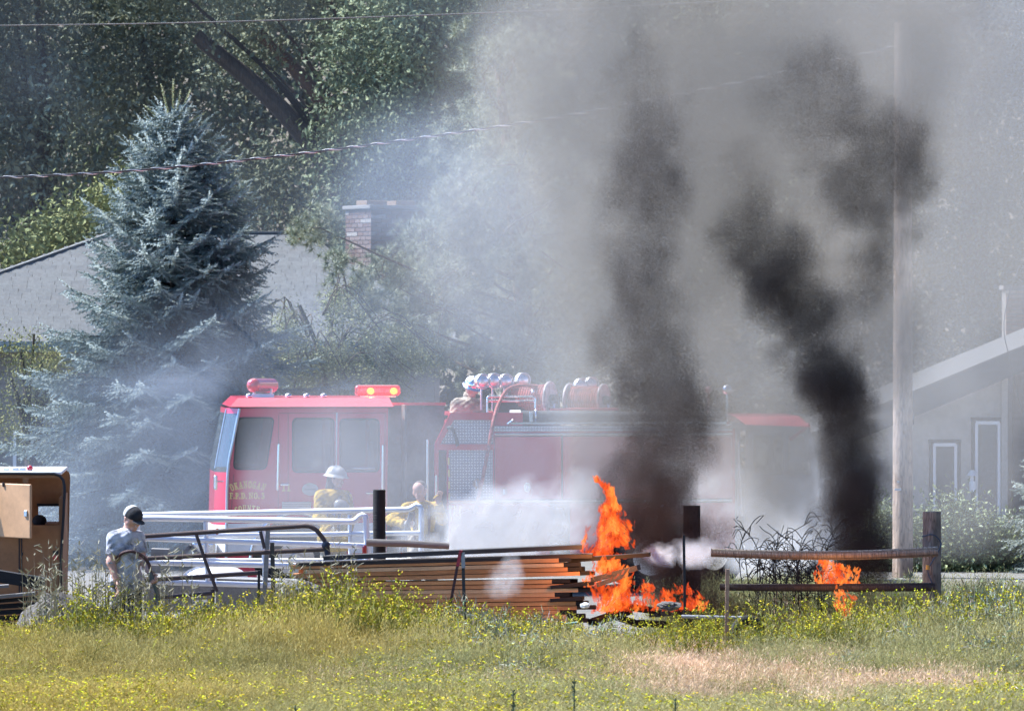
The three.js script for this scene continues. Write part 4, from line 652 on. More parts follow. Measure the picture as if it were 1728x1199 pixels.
{ // firefighter with the white helmet
  const D = 62, J = (x, y, z = 0) => at(x, y, D - z), fy = (x, z = 0) => at(x, 553, D - z).setY(.1);
  const { g, HM, J: L } = person('person', 'firefighter in yellow coat and white helmet with breathing mask', {
    head: J(567, 808, .02), neck: J(562, 829, 0), chest: J(562, 852, 0), pelvis: J(562, 905, 0), shL: J(543, 839, .1), shR: J(581, 840, -.06), elL: J(539, 872, .2), wrL: J(557, 893, .34), elR: J(590, 874, .1), wrR: J(584, 902, .28), hipL: J(552, 912, 0), hipR: J(572, 912, 0), knL: J(551, 962, .06), knR: J(574, 962, .06), anL: fy(549), anR: fy(577, .05),
  }, { yaw: 1.15, pitch: .12, skin: [.75, .45, .35], top: yellow, topName: 'coat', trousers: tanC, bulk: .022, hem: .2, gloves: gloveM, handL: { dir: V(.8, -.3, .4), thumb: V(0, 1, .3), curl: .8 }, handR: { dir: V(0, -1, .3), thumb: V(0, 0, 1), curl: .7 } });
  const p = V, hm = mat([.78, .75, .66], .4, 0, { clearcoat: .4 });
  const h = part('helmet', [cutHead(HM, [[p(0, .06, -.03), p(0, .062, .02), .117, .11]], .007, .01, [[p(0, .045, 0), p(0, -1, 0)]]), new THREE.CylinderGeometry(.12, .155, .035, 28).scale(.95, 1, 1.2).translate(0, .05, -.005).applyMatrix4(HM)], hm, g);
  part('ridge', [[-.05, 0, .05].map((x) => tube([p(x, .06, -.14), p(x * .9, .15, -.09), p(x * .6, .178, 0), p(x * .9, .14, .08), p(x, .06, .13)], .007, 6, 20).applyMatrix4(HM))], hm, h);
  part('hood', [cutHead(HM, [[p(0, .01, -.03), p(0, -.12, -.05), .1, .09]], .008, .01, [[p(0, 0, .03), p(0, -.2, 1).normalize()]])], darkC, g);
  part('air_tank', [rod(V(L.chest.x - .02, L.chest.y + .1, L.chest.z - .24), V(L.chest.x - .01, L.chest.y - .36, L.chest.z - .24), .085, .085, 16)], mat([.6, .58, .5], .4, .2), g);
  part('face_mask', [new THREE.SphereGeometry(.1, 18, 12).scale(1.1, .85, .8).rotateZ(-.5).translate(L.chest.x + .12, L.chest.y + .0, L.chest.z + .24)], mat([.3, .29, .28], .25), g, 'grey breathing mask hanging on the chest');
  part('regulator', [new THREE.CylinderGeometry(.035, .045, .06, 14).rotateX(1.2).translate(L.chest.x + .02, L.chest.y - .1, L.chest.z + .28)], chrome, g);
  for (const x of [-.09, .1]) part('strap', [tube([V(L.chest.x + x, L.chest.y + .13, L.chest.z + .0), V(L.chest.x + x, L.chest.y + .1, L.chest.z + .15), V(L.chest.x + x * .9, L.chest.y - .1, L.chest.z + .175), V(L.chest.x + x * .8, L.chest.y - .34, L.chest.z + .17)], .02, 6, 20)], darkC, g);
}
{ // bare-headed firefighter
  const D = 61.3, J = (x, y, z = 0) => at(x, y, D - z), fy = (x, z = 0) => at(x, 553, D - z).setY(.1);
  const { g, HM, J: L } = person('person', 'bareheaded firefighter in yellow shirt with suspenders holding a hose end', {
    head: J(708, 827, .12), neck: J(711, 849, .02), chest: J(712, 872, -.02), pelvis: J(714, 922, -.06), shL: J(688, 858, .08), shR: J(736, 858, -.04), elL: J(660, 877, .2), wrL: J(683, 884, .34), elR: J(746, 876, .16), wrR: J(739, 848, .3), hipL: J(702, 930, -.04), hipR: J(725, 930, -.04), knL: J(700, 976, .06), knR: J(728, 976, .05), anL: fy(697), anR: fy(731, .05),
  }, { yaw: -.45, pitch: .38, skin: [.85, .46, .35], top: yellow, trousers: tanC, bulk: .006, hem: .06, handL: { dir: V(1, .1, .3), thumb: V(0, 1, 0), curl: 1 }, handR: { dir: V(.2, 1, .15), thumb: V(-1, .2, .3), curl: .35 } });
  const p = V;
  part('hair', [cutHead(HM, [[p(0, .035, -.03), p(0, .02, -.02), .09, .092]], .006, .01, [[p(0, .03, .04), p(0, -.55, 1).normalize()], [p(0, -.03, 0), p(0, -1, 0)]])], clothM([.2, .16, .14]), g, 'short dark brown hair');
  for (const x of [-.1, .1]) part('suspender', [tube([V(L.neck.x + x * .9, L.chest.y + .17, L.chest.z - .02), V(L.neck.x + x, L.chest.y + .13, L.chest.z + .13), V(L.chest.x + x, L.chest.y - .1, L.chest.z + .165), V(L.chest.x + x * .9, L.chest.y - .33, L.chest.z + .14)], .018, 6, 20)], clothM([.28, .1, .08]), g);
  part('waist_coat', [flesh([[L.pelvis.clone().add(V(-.06, -.12, .02)), L.pelvis.clone().add(V(-.05, .2, .02)), .16, .15], [L.pelvis.clone().add(V(.07, -.12, .02)), L.pelvis.clone().add(V(.06, .2, .02)), .16, .15]], .014, .05, [[L.pelvis.clone().add(V(0, .2, 0)), V(0, 1, 0)]], .006, 3)], tanC, g, 'tan bunker trousers pulled high over the waist');
  part('glove', [flesh([[L.wrL.clone().add(V(.02, 0, .01)), L.wrL.clone().add(V(.09, .01, .03)), .045, .042]], .01, .02)], gloveM, g);
  const h = part('hose_end', [tube([J(690, 876, .42), J(684, 896, .4), J(676, 930, .4), J(670, 980, .4), J(668, 1020, .5)], .028, 8, 40), rod(J(690, 878, .42), J(694, 864, .44), .035, .03, 12)], hoseGrey); tag(h, 'dark hose end gripped by the bareheaded firefighter', 'hose');
}
{ // firefighter on the pump deck
  const D = 65.0, J = (x, y, z = 0) => at(x, y, D - z);
  const { g, HM } = person('person', 'firefighter with shiny silver helmet standing on top of the fire engine', {
    head: J(797, 655, .04), neck: J(793, 674, 0), chest: J(790, 694, 0), pelvis: J(790, 742, 0), shL: J(772, 684, .06), shR: J(811, 685, -.04), elL: J(767, 716, .14), wrL: J(780, 738, .3), elR: J(817, 716, .1), wrR: J(808, 738, .3), hipL: J(781, 748, 0), hipR: J(799, 748, 0), knL: J(781, 795, .02), knR: J(800, 795, .02), anL: J(781, 842), anR: J(801, 842),
  }, { yaw: .5, pitch: .45, skin: [.75, .48, .38], top: tanC, topName: 'coat', trousers: tanC, bulk: .02, hem: .12, gloves: gloveM, handL: { dir: V(.5, -.5, .6), thumb: V(0, 1, 0), curl: .8 }, handR: { dir: V(-.3, -.5, .6), thumb: V(0, 1, 0), curl: .8 } });
  const p = V;
  part('helmet', [cutHead(HM, [[p(0, .06, -.025), p(0, .06, .015), .118, .112]], .007, .01, [[p(0, .04, 0), p(0, -1, 0)]]), new THREE.CylinderGeometry(.118, .15, .025, 28).scale(.95, 1, 1.15).translate(0, .045, 0).applyMatrix4(HM)], chrome, g);
  part('collar', [cutHead(HM, [[p(0, -.1, -.03), p(0, -.13, -.03), .085, .09]], .008, .01, [[p(0, -.09, 0), p(0, 1, 0)]])], tanC, g);
}

// ---------------------------------------------------------------- trailer, gates, posts, lumber, pole and wires
const tanPaint = worn([.62, .28, .1], .7, T.dirt, .002, 1.2), peach = worn([.95, .55, .28], .6, T.dirt, .001, .8), charred = worn([.022, .02, .02], .9, T.grain, .012, 2), greyWood = worn([.36, .33, .3], .9, T.grain, .006, 1), logWood = worn([.46, .38, .3], .95, T.bark, .02, 1.6), whitePipe = mat([.8, .8, .8], .35, .1), rustPipe = worn([.12, .085, .075], .8, T.speck, .003, 5, .3), blackSteel = mat([.02, .02, .022], .6, .4);
{ // tan camper trailer with open hatch
  const D = 52.4, k = D / FPX, o = thing('camper_trailer', 'tan camper trailer with an open peach door and a small window at the left edge', 'trailer', at(106, 553, D).setY(0), .06), X = (px) => (px - 106) * k, Y = (py) => wy(py, D), W = 1.9;
  const body = roundShape([[X(-260), Y(1090)], [X(101), Y(1090)], [X(104), Y(930)], [X(108), Y(800)], [X(-260), Y(797)]], .1);
  body.holes.push(roundShape([[X(47), Y(886)], [X(101), Y(886)], [X(104), Y(806)], [X(47), Y(806)]], .04, THREE.Path), roundShape([[X(-4), Y(828)], [X(38), Y(828)], [X(38), Y(806)], [X(-4), Y(806)]], .02, THREE.Path));
  const bw = part('side_wall', [extr(body, .035)], tanPaint, o); bw.position.z = -.035;
  const far = roundShape([[X(-260), Y(1090)], [X(101), Y(1090)], [X(108), Y(800)], [X(-260), Y(797)]], .1); far.holes.push(roundShape([[X(52), Y(892)], [X(96), Y(892)], [X(96), Y(864)], [X(52), Y(864)]], .02, THREE.Path));
  part('far_wall', [extr(far, .035)], tanPaint, o).position.z = -W;
  part('roof', [box(X(104) - X(-260), .04, W - .04, (X(104) + X(-260)) / 2, Y(798), -W / 2, .015)], whitePaint, o); part('end_wall', [box(.035, Y(840) - Y(1090), W - .06, X(101), (Y(840) + Y(1090)) / 2, -W / 2)], tanPaint, o);
  part('floor', [box(X(98) - X(-255), .05, W - .1, (X(98) + X(-255)) / 2, Y(1040), -W / 2)], tanPaint, o); part('inner_shelf', [box(X(98) - X(40), .03, W - .5, (X(98) + X(40)) / 2, Y(893), -W / 2 - .1)], tanPaint, o);
  part('window_rim', [box(X(98) - X(50), .03, .05, X(74), Y(862), -W + .06), box(X(98) - X(50), .03, .05, X(74), Y(893), -W + .06), box(.03, Y(862) - Y(893), .05, X(97), Y(877), -W + .06)], dark, o);
  part('rim', [tube([V(X(-200), Y(799), .02), V(X(60), Y(799), .02), V(X(98), Y(801), .02), V(X(107), Y(812), .02), V(X(107), Y(860), .02), V(X(103), Y(930), .02), V(X(100), Y(1080), .02)], .018, 6, 60)], dark, o);
  const door = new THREE.Group(); door.name = 'door'; door.position.set(X(-10), 0, .05); door.rotation.y = -.85; o.add(door);
  const dw = (X(56) - X(-10)) / Math.cos(.85); part('door_panel', [box(dw, Y(814) - Y(905), .035, dw / 2, (Y(814) + Y(905)) / 2, 0, .015)], peach, door); part('latch', [box(.05, .07, .02, dw - .07, Y(863), .025, .006)], steel, door); part('hinge', [box(.02, .05, .02, dw * .3, Y(816), .025)], dark, door);
  part('lower_door', [box(.012, Y(905) - Y(1000), .01, X(36), Y(952), .004), box(.012, Y(905) - Y(1000), .01, X(32), Y(952), .004), box(.02, .03, .02, X(37), Y(934), .012), box(.02, .03, .02, X(37), Y(962), .012)], dark, o);
  const mk = part('marker_lamp', [box(.06, .05, .012, X(93), Y(940), .005)], redLens, o); part('marker_lamp', [box(.06, .04, .012, X(93), Y(932), .005)], dark, o);
  const b = part('beacon', [new THREE.SphereGeometry(.035, 14, 10).translate(X(48), Y(791), -.3)], redLens, o, 'round red beacon on the roof'); part('beacon_base', [new THREE.CylinderGeometry(.03, .035, .03, 12).translate(X(48), Y(796), -.3)], steel, b);
  for (const px of [8, 24, 36]) part('roof_clip', [box(.07, .04, .1, X(px), Y(793), -.25, .01)], px < 10 ? whitePaint : steel, o);
  part('interior_bag', [new THREE.IcosahedronGeometry(.07, 3).scale(1.2, 1, 1).translate(X(60), Y(884), -W / 2)], darkC, o);
  part('wheel', [new THREE.TorusGeometry(.26, .1, 10, 24).translate(X(-140), .36, -.15), new THREE.TorusGeometry(.26, .1, 10, 24).translate(X(-140), .36, -W + .15)], rubber, o); part('frame_rail', [box(X(90) - X(-250), .12, .1, (X(90) + X(-250)) / 2, .42, -.3), box(X(90) - X(-250), .12, .1, (X(90) + X(-250)) / 2, .42, -W + .3)], dark, o);
}
// charred boards and a log beside the trailer
const pt = (D) => (x, y, z = 0) => at(x, y, D - z);
{
  const p = pt(51);
  tag(part('charred_timber', [beam(p(-60, 962), p(74, 984), .2, .13)], charred), 'charred timber lying against the tan trailer', 'timber');
  tag(part('board', [beam(p(-60, 1012, .2), p(60, 1000, .2), .25, .03)], greyWood), 'pale flat board on the black debris at the left edge', 'board');
  tag(part('board', [beam(p(-50, 992, .35), p(14, 988, .3), .16, .03)], greyWood), 'short pale board slanting up at the left edge', 'board');
  for (let i = 0; i < 5; i++) tag(part('burnt_board', [beam(p(-60, 1018 + i * 9, rr(-.2, .3)), p(rr(40, 75), 1008 + i * 11, rr(-.2, .3)), .2, .04)], charred), 'black burnt board in the heap at the left edge', 'board', 'burnt boards in the left heap');
}
// dirt mounds with dry weeds, concrete blocks, rock, tub
function lump(c, rx, ry, rz, seedN, m, name, label, cat) {
  const g = new THREE.IcosahedronGeometry(1, 5), p = g.attributes.position; for (let i = 0; i < p.count; i++) { const x = p.getX(i), y = p.getY(i), z = p.getZ(i), f = 1 + .8 * (fbm(x * 2 + 9 + seedN, y * 2 + z * 1.7 + 5, seedN) - .5) + .4 * (fbm(x * 7 + 20, y * 7 + z * 5 + 20, seedN + 3) - .5); p.setXYZ(i, x * f * rx, y * f * ry, z * f * rz); }
  g.computeVertexNormals(); const o = part(name, [g], m); o.position.copy(c); return tag(o, label, cat);
}
const ashy = worn([.24, .215, .19], 1, T.dirt, .03, 2), stone = worn([.3, .285, .26], .95, T.dirt, .015, 2), conc = worn([.46, .45, .43], .95, T.speck, .006, 1.2);
lump(at(78, 1085, 50.4), .36, .46, .34, 3, ashy, 'ash_heap', 'grey ash heap in front of the tan trailer', 'heap');
lump(at(118, 1075, 50.6), .5, .4, .4, 13, ashy, 'ash_heap', 'low grey ash heap between trailer and man', 'heap');
lump(at(344, 1032, 49.7), .17, .12, .15, 5, stone, 'rock', 'grey boulder at the foot of the brown gate', 'rock');
lump(at(505, 1000, 51.6), .26, .14, .2, 7, stone, 'rock', 'pale stone at the left end of the lumber stack', 'rock');
{
  const p = pt(55.5), o = tag(part('concrete_block', [beam(p(245, 1000), p(360, 1003), .5, .42)], conc), 'pale concrete block behind the lowest white rail', 'block');
  tag(part('concrete_block', [beam(p(366, 1006), p(500, 1010), .5, .46)], conc), 'pale concrete block left of the lumber stack', 'block');
  const q = pt(57), tub = thing('bathtub', 'white overturned tub lying behind the pipe gates', 'tub'), prof = []; for (let i = 0; i <= 8; i++) prof.push(V(0, 0, 0));
  const g = new THREE.SphereGeometry(1, 26, 12, 0, 6.284, 0, 1.57).scale(.42, .2, .3), c = q(362, 978); part('shell', [g.translate(c.x, c.y, c.z)], whitePaint, tub); part('rim', [new THREE.TorusGeometry(1, .04, 6, 30).rotateX(Math.PI / 2).scale(.43, .6, .31).translate(c.x, c.y, c.z)], whitePaint, tub);
  tag(part('board', [beam(q(255, 945), q(285, 946), .3, .3)], worn([.5, .49, .47], .9, T.grain, .004, 1)), 'pale crate end behind the white rails near the man', 'crate');
  tag(part('board', [beam(q(300, 945), q(322, 920), .2, .05), beam(q(322, 920), q(340, 940), .2, .05)], worn([.46, .45, .45], .9, T.grain, .004, 1)), 'grey boards leaning together in an A shape behind the gates', 'boards');
}
// white pipe gates and the bent brown one
{
  const p = pt(57.2), g = thing('pipe_gate', 'long white pipe gate standing behind the charred post', 'gate');
  const R = (a, b, r = .034) => part('rail', [rod(a, b, r, r, 12)], whitePipe, g);
  part('frame', [pipe([p(222, 985), p(222, 869), p(300, 867), p(692, 859), p(703, 850), p(711, 856), p(711, 930)], .034, .05)], whitePipe, g); R(p(222, 905), p(708, 899), .03); R(p(222, 945), p(709, 945), .026); R(p(222, 986), p(706, 985), .026);
  for (const px of [347, 590]) part('upright', [rod(p(px, 868), p(px + 2, 985), .026)], whitePipe, g);
}
{
  const p = pt(54.6), g = thing('pipe_gate', 'white pipe gate in the middle with rounded end left of the charred post', 'gate');
  part('frame', [pipe([p(214, 990), p(214, 875), p(260, 874), p(598, 880), p(609, 868), p(617, 870), p(621, 950)], .036, .05)], whitePipe, g);
  for (const [a, b] of [[907, 921], [948, 957], [980, 992]]) part('rail', [rod(p(214, a), p(619, b), .034, .034, 12)], whitePipe, g);
  for (const [px, a, b] of [[443, 888, 990], [346, 880, 985], [232, 876, 985]]) part('upright', [rod(p(px, a), p(px + 4, b), .025)], whitePipe, g);
  part('hinge', [new THREE.CapsuleGeometry(.03, .08, 4, 10).translate(...p(615, 929, .05).toArray())], redLens, g, 'red plastic hinge cover'); part('hinge', [new THREE.CapsuleGeometry(.02, .04, 4, 10).translate(...p(366, 896, .05).toArray())], mat([.8, .2, .08], .4), g, 'orange plastic tag');
}
{
  const p = pt(51.4), g = thing('pipe_gate', 'dark brown rusty pipe gate leaning in front of the white gates', 'gate');
  part('frame', [pipe([p(196, 907), p(235, 905), p(400, 894), p(528, 886), p(548, 912), p(553, 926), p(400, 934), p(232, 943), p(196, 945)], .026, .16)], rustPipe, g);
  part('rail', [rod(p(236, 979), p(437, 966), .026)], rustPipe, g); part('rail', [rod(p(262, 1008), p(362, 1000), .024)], rustPipe, g); part('stub', [rod(p(359, 1001), p(358, 994), .022)], rustPipe, g);
  part('brace', [rod(p(331, 902, .02), p(346, 946, .02), .019), rod(p(346, 946, .02), p(366, 998, .02), .019)], rustPipe, g); part('brace', [rod(p(439, 896, .02), p(446, 925, .02), .02)], rustPipe, g);
  part('clamp', [new THREE.SphereGeometry(.05, 12, 8).translate(...p(550, 920, .01).toArray()), rod(p(550, 920), p(553, 936), .035)], worn([.03, .04, .07], .6, T.speck, .003, 4), g, 'dark blue strap knot at the bent corner');
}
{ const p = pt(50.2); tag(part('steel_stake', [beam(p(437, 962), p(434, 1110), .035, .028)], blackSteel), 'black steel stake in front of the brown gate', 'stake'); tag(part('wooden_stake', [beam(p(452, 892, -1.6), p(446, 1010, -1.6), .05, .05, V(0, 0, 1))], worn([.55, .53, .48], .9, T.grain, .004, 2)), 'pale weathered stake behind the brown gate', 'stake'); tag(part('wooden_stake', [beam(p(459, 915, -.7), p(462, 1040, -.7), .045, .045, V(0, 0, 1))], worn([.15, .13, .1], .9, T.grain, .004, 2)), 'dark thin stake beside the pale stake', 'stake'); }
// posts and log rails
const post = (name, label, x0, x1, top, D, m, h = 0) => { const r = (x1 - x0) / 2 * D / FPX, a = at((x0 + x1) / 2, top, D), n = 18, g = new THREE.CylinderGeometry(r * .96, r, a.y + .2, 20, 24), P = g.attributes.position; for (let i = 0; i < P.count; i++) { const y = P.getY(i), an = Math.atan2(P.getZ(i), P.getX(i)), f = 1 + .1 * (fbm(an * 1.6 + 9, y * 2.2, D | 0) - .5) + .07 * (fbm(an * 5 + 30, y * .8, 4) - .5); P.setX(i, P.getX(i) * f); P.setZ(i, P.getZ(i) * f); } g.computeVertexNormals(); const o = part(name, [g], m); o.position.set(a.x, a.y / 2 - .1, a.z); return tag(o, label, 'fence post'); };
post('fence_post', 'charred black post standing behind the white gates', 629, 651, 826, 53.4, charred);
post('fence_post', 'dark wide post wrapped in black smoke beside the flames', 1153, 1183, 853, 53, worn([.07, .06, .055], .95, T.bark, .015, 1.5));
{ const o = post('fence_post', 'thick brown post at the right end of the log rails', 1557, 1589, 863, 52.4, logWood), p = pt(52.4); const w = part('wire_loop', [tube([p(1556, 905, .14), p(1575, 902, .15), p(1588, 915, .12), p(1586, 926, .14), p(1572, 950, .16), p(1566, 962, .15), p(1574, 985, .15)], .009, 6, 40)], mat([.05, .08, .12], .5), o); w.position.copy(o.position).negate(); const ins = part('insulator', [new THREE.CylinderGeometry(.02, .025, .05, 10).translate(...p(1566, 957, .17).toArray())], mat([.8, .4, .03], .4), o, 'small orange insulator'); ins.position.copy(o.position).negate(); }
{
  const p = pt(52.1);
  tag(part('log_rail', [limb([p(1200, 932), p(1320, 936), p(1450, 936), p(1583, 930)], .048, .058, 14)], logWood), 'upper log rail running to the thick brown post', 'rail');
  tag(part('log_rail', [limb([p(1215, 990), p(1330, 991), p(1450, 991), p(1578, 990)], .04, .05, 14)], worn([.08, .07, .06], .95, T.bark, .015, 1.5)), 'lower charred log rail above the flames', 'rail');
  tag(part('log_rail', [limb([pt(53)(618, 915), pt(53)(690, 917), pt(53)(758, 921)], .044, .04, 14)], greyWood), 'pale grey log rail running right from the charred post', 'rail');
  const q = pt(51); tag(part('steel_stake', [beam(q(1154, 902), q(1157, 1105), .04, .03)], blackSteel), 'tall black steel stake beside the dark wide post', 'stake');
  const w = pt(48.4); tag(part('wooden_stake', [beam(w(1228, 960), w(1226, 1130), .04, .04, V(0, 0, 1))], worn([.72, .45, .3], .8, T.grain, .003, 2)), 'thin pale pink wooden stake in the weeds', 'stake');
  const s = thing('leaning_stakes', 'red topped stake leaning against a dark steel stake before the lumber', 'stakes'), r = pt(49.2);
  part('leaning_stake', [beam(r(776, 932), r(758, 1030), .03, .03, V(0, 0, 1))], worn([.1, .02, .03], .6, T.speck, .002, 4), s); part('red_tip', [beam(r(778, 928, .01), r(772, 955, .01), .036, .036, V(0, 0, 1))], mat([.5, .02, .05], .5), s); part('upright_stake', [beam(r(781, 936), r(786, 1110), .035, .03, V(0, 0, 1))], worn([.045, .045, .05], .6, T.speck, .002, 4), s); part('pale_tip', [beam(r(781, 932, .01), r(782, 958, .01), .04, .036, V(0, 0, 1))], mat([.4, .42, .44], .5), s);
}
// lumber stack: every board lies on its own
{
  const D = 52.2, p = pt(D), cols = [[1.2, .54, .2], [1.4, .74, .32], [1.0, .43, .15], [1.3, .62, .23], [1.45, .86, .42]].map((c) => worn(c, .8, T.grain, .004, 1.6));
  const ORD = ['first', 'second', 'third', 'fourth', 'fifth', 'sixth', 'seventh', 'eighth', 'ninth', 'tenth', 'eleventh', 'twelfth', 'thirteenth', 'fourteenth', 'fifteenth', 'sixteenth', 'seventeenth', 'eighteenth', 'lowest'];
  const gr = 'orange brown boards in the burning lumber stack';
  for (let i = 0; i < 19; i++) {
    const y = 953 + i * 7.4, k = clamp(i / 14, 0, 1), L = 508 + (i * 37 % 23) - 8, Rr = 972 + ((i * 53) % 41) - 12 - (i > 13 ? 18 : 0);
    for (let j = 0; j < 4; j++) {
      const z = .34 - j * .24 + rr(-.012, .012), a = p(L + rr(-12, 12), y + 3 - (i < 3 ? 0 : 0), z), b = p(Rr + rr(-12, 10), y - 3 + (i < 4 ? -6 : 0), z), end = a.clone().lerp(b, rr(.93, .965));
      const o = thing('lumber_board', j ? 'brown board inside the lumber stack behind its front row' : `orange board with charred end, ${ORD[i]} from the top in lumber stack's front`, 'board', undefined, 0, gr);
      o.position.copy(a); const al = V(0, 0, 0), e = end.clone().sub(a), f = b.clone().sub(a), thick = .042 + (i % 5 === 2 ? .004 : 0);
      part('plank', [beam(al, e, .215, thick)], cols[(i * 3 + j * 2 + (rnd() * 2 | 0)) % 5], o); part('charred_end', [beam(e, f, .213, thick - .003)], charred, o);
    }
  }
  const big = (label, a, b, w, h, m) => { const o = thing('charred_board', label, 'board', a); part('plank', [beam(V(0, 0, 0), b.clone().sub(a), w, h)], m, o); return o; };
  const top = big('long charred board resting slanted on top of the lumber stack', p(546, 941, .3), p(982, 922, .3), .22, .05, worn([.1, .095, .09], .85, T.grain, .006, 1)); 
  big('second charred board lying under the long top board', p(560, 950, .1), p(1000, 937, .25), .26, .045, worn([.11, .08, .06], .85, T.grain, .006, 1));
  big('long blackened board under the top boards at the left', p(500, 952, .36), p(860, 942, .36), .2, .04, worn([.07, .055, .045], .9, T.grain, .006, 1));
  big('black board end jutting right out of the flames', p(960, 945, .2), p(1097, 935, .3), .2, .045, charred);
  big('checked grey charred board end slanting below the jutting board', p(1000, 978, .3), p(1078, 957, .4), .24, .06, worn([.12, .11, .11], .9, T.speck, .015, 3));
  big('lower charred board end slanting in the flames', p(1010, 986, .35), p(1062, 968, .42), .22, .05, worn([.16, .14, .135], .9, T.speck, .015, 3));
  big('black board sticking out low beside the lumber stack', p(930, 990, .36), p(1002, 983, .4), .2, .04, charred); big('blackened short board sticking out near the bottom of the stack', p(930, 1012, .36), p(985, 1009, .4), .2, .04, charred);
  for (let i = 0; i < 6; i++) tag(part('burnt_debris', [beam(p(1000 + i * 26, 1050 - (i % 3) * 14, rr(-.2, .4)), p(1060 + i * 22, 1030 + (i % 2) * 24, rr(-.2, .4)), .14, .07)], charred), 'black burnt beam in the glowing debris right of the lumber', 'beam', 'burnt beams right of the lumber');
  for (const [x0, x1, y] of [[540, 560, 1100], [740, 765, 1100], [930, 955, 1100]]) tag(part('timber_block', [box((x1 - x0) * D / FPX, .12, .9, 0, 0, 0).translate(...p((x0 + x1) / 2, y - 4, 0).toArray())], charred), 'dark timber block under the lumber stack', 'block', 'timber blocks under the stack');
}
{ // half buried tyre, white scrap, pale pipe in the weeds
  const D = 48.6, c = at(1262, 1070, D), o = thing('tyre', 'old black tyre standing half hidden in the yellow weeds', 'tyre', c, .35); part('tread', [new THREE.TorusGeometry(.15, .055, 12, 36)], rubber, o); part('rim', [new THREE.TorusGeometry(.1, .012, 8, 30)], steel, o);
  lump(at(987, 1021, 50), .05, .03, .04, 11, whitePaint, 'scrap', 'small white scrap beside the foot of the lumber stack', 'scrap');
  lump(at(1130, 1022, 50.2), .13, .05, .1, 17, ashy, 'ash_heap', 'small grey ash heap under the low flames', 'heap');
  tag(part('plastic_pipe', [rod(at(952, 1053, 48.6), at(976, 1050, 48.6), .014)], mat([.3, .5, .42], .5)), 'short pale green pipe in the weeds under the lumber', 'pipe');
  tag(part('steel_rail', [tube([at(1150, 1040, 48.8), at(1200, 1041, 48.8), at(1252, 1042, 48.8)], .02, 8, 20)], mat([.3, .3, .3], .6, .4)), 'grey rail lying behind the pale stake', 'rail');
}
{ // burnt brush behind the log rails
  const D = 53.2, f = at(1310, 553, D).setY(0), o = thing('burnt_bush', 'black leafless burnt bush behind the log rails', 'bush', f), tw = [];
  for (let i = 0; i < 32; i++) { const x = rr(-95, 90), top = rr(872, 985), a = V(x * D / FPX, 0, rr(-.5, .4)), b = V((x + rr(-26, 26)) * D / FPX, wy(lerp(1000, top, .6), D), a.z + rr(-.1, .1)), c = V((x + rr(-48, 48)) * D / FPX, wy(top, D), b.z + rr(-.15, .15)); tw.push(limb([a, b, c], .009, .004, 5)); const cv = new THREE.CatmullRomCurve3([a, b, c]);
    for (let k = 0; k < 8; k++) { const s = cv.getPointAt(rr(.4, 1)), e = s.clone().add(V(rr(-.22, .22), rr(-.02, .2), rr(-.1, .1))), h = e.clone().add(V(rr(-.1, .1), rr(-.14, .06), 0)); tw.push(tube([s, s.clone().lerp(e, .5).add(V(0, .04, 0)), e, h], .0045, 4, 6)); } }
  part('twig', [tw], mat([.02, .02, .021], 1), o);
}
{ // utility pole and wires
  const D = 68, f = at(1524, 553, D).setY(0), o = thing('utility_pole', 'tall wooden utility pole lit along its left side', 'utility pole', f), k = D / FPX, top = wy(38, D), w = worn([1.0, .74, .56], .9, T.bark, .006, 1), g = new THREE.CylinderGeometry(.125, .155, top + .2, 24, 30);
  part('shaft', [g.translate(0, top / 2 - .1, 0)], w, o);
  for (const [py, h] of [[825, .07]]) part('tag_plate', [box(.12, h * .5, .01, -.07, wy(py, D), .14), box(.035, .035, .012, -.08, wy(812, D), .14)], mat([.75, .75, .72], .4, .3), o);
  const wire = (label, pts, r, m = mat([.06, .06, .06], .6), twist) => { const t = thing('overhead_wire', label, 'wire'); part('strand', [tube(pts, r, 6, 160)], m, t); if (twist) { const c = new THREE.CatmullRomCurve3(pts), out = []; for (let i = 0; i <= 420; i++) { const q = c.getPointAt(i / 420), a = i * .62; out.push(q.add(V(0, Math.cos(a) * r * .75, Math.sin(a) * r * .75))); } part('twisted_strand', [new THREE.TubeGeometry(new THREE.CatmullRomCurve3(out), 900, r * .8, 5)], twist, t); } return t; };
  const P = (x, y, d) => at(x, y, d);
  wire('thick twisted service cable climbing to the right across the spruce', [P(-260, 305, 60), P(0, 299, 61.5), P(230, 287, 63), P(480, 262, 64.5), P(740, 228, 66), P(960, 194, 67), P(1240, 140, 67.8), P(1520, 76, 68.1)], .014, mat([.1, .1, .1], .5), mat([.8, .78, .74], .35, .5));
  wire('thin wire across the top of the trees', [P(-200, 45, 64), P(0, 43, 64.6), P(320, 38, 65.5), P(860, 20, 66.6), P(1200, 3, 67.3), P(1700, -26, 68.5)], .009, mat([.32, .3, .26], .5));
  wire('dark cable hanging in a curve at the right edge', [P(1760, 380, 69), P(1722, 448, 69), P(1700, 510, 69), P(1695, 560, 69), P(1706, 610, 69), P(1722, 680, 69), P(1750, 760, 69)], .008);
}

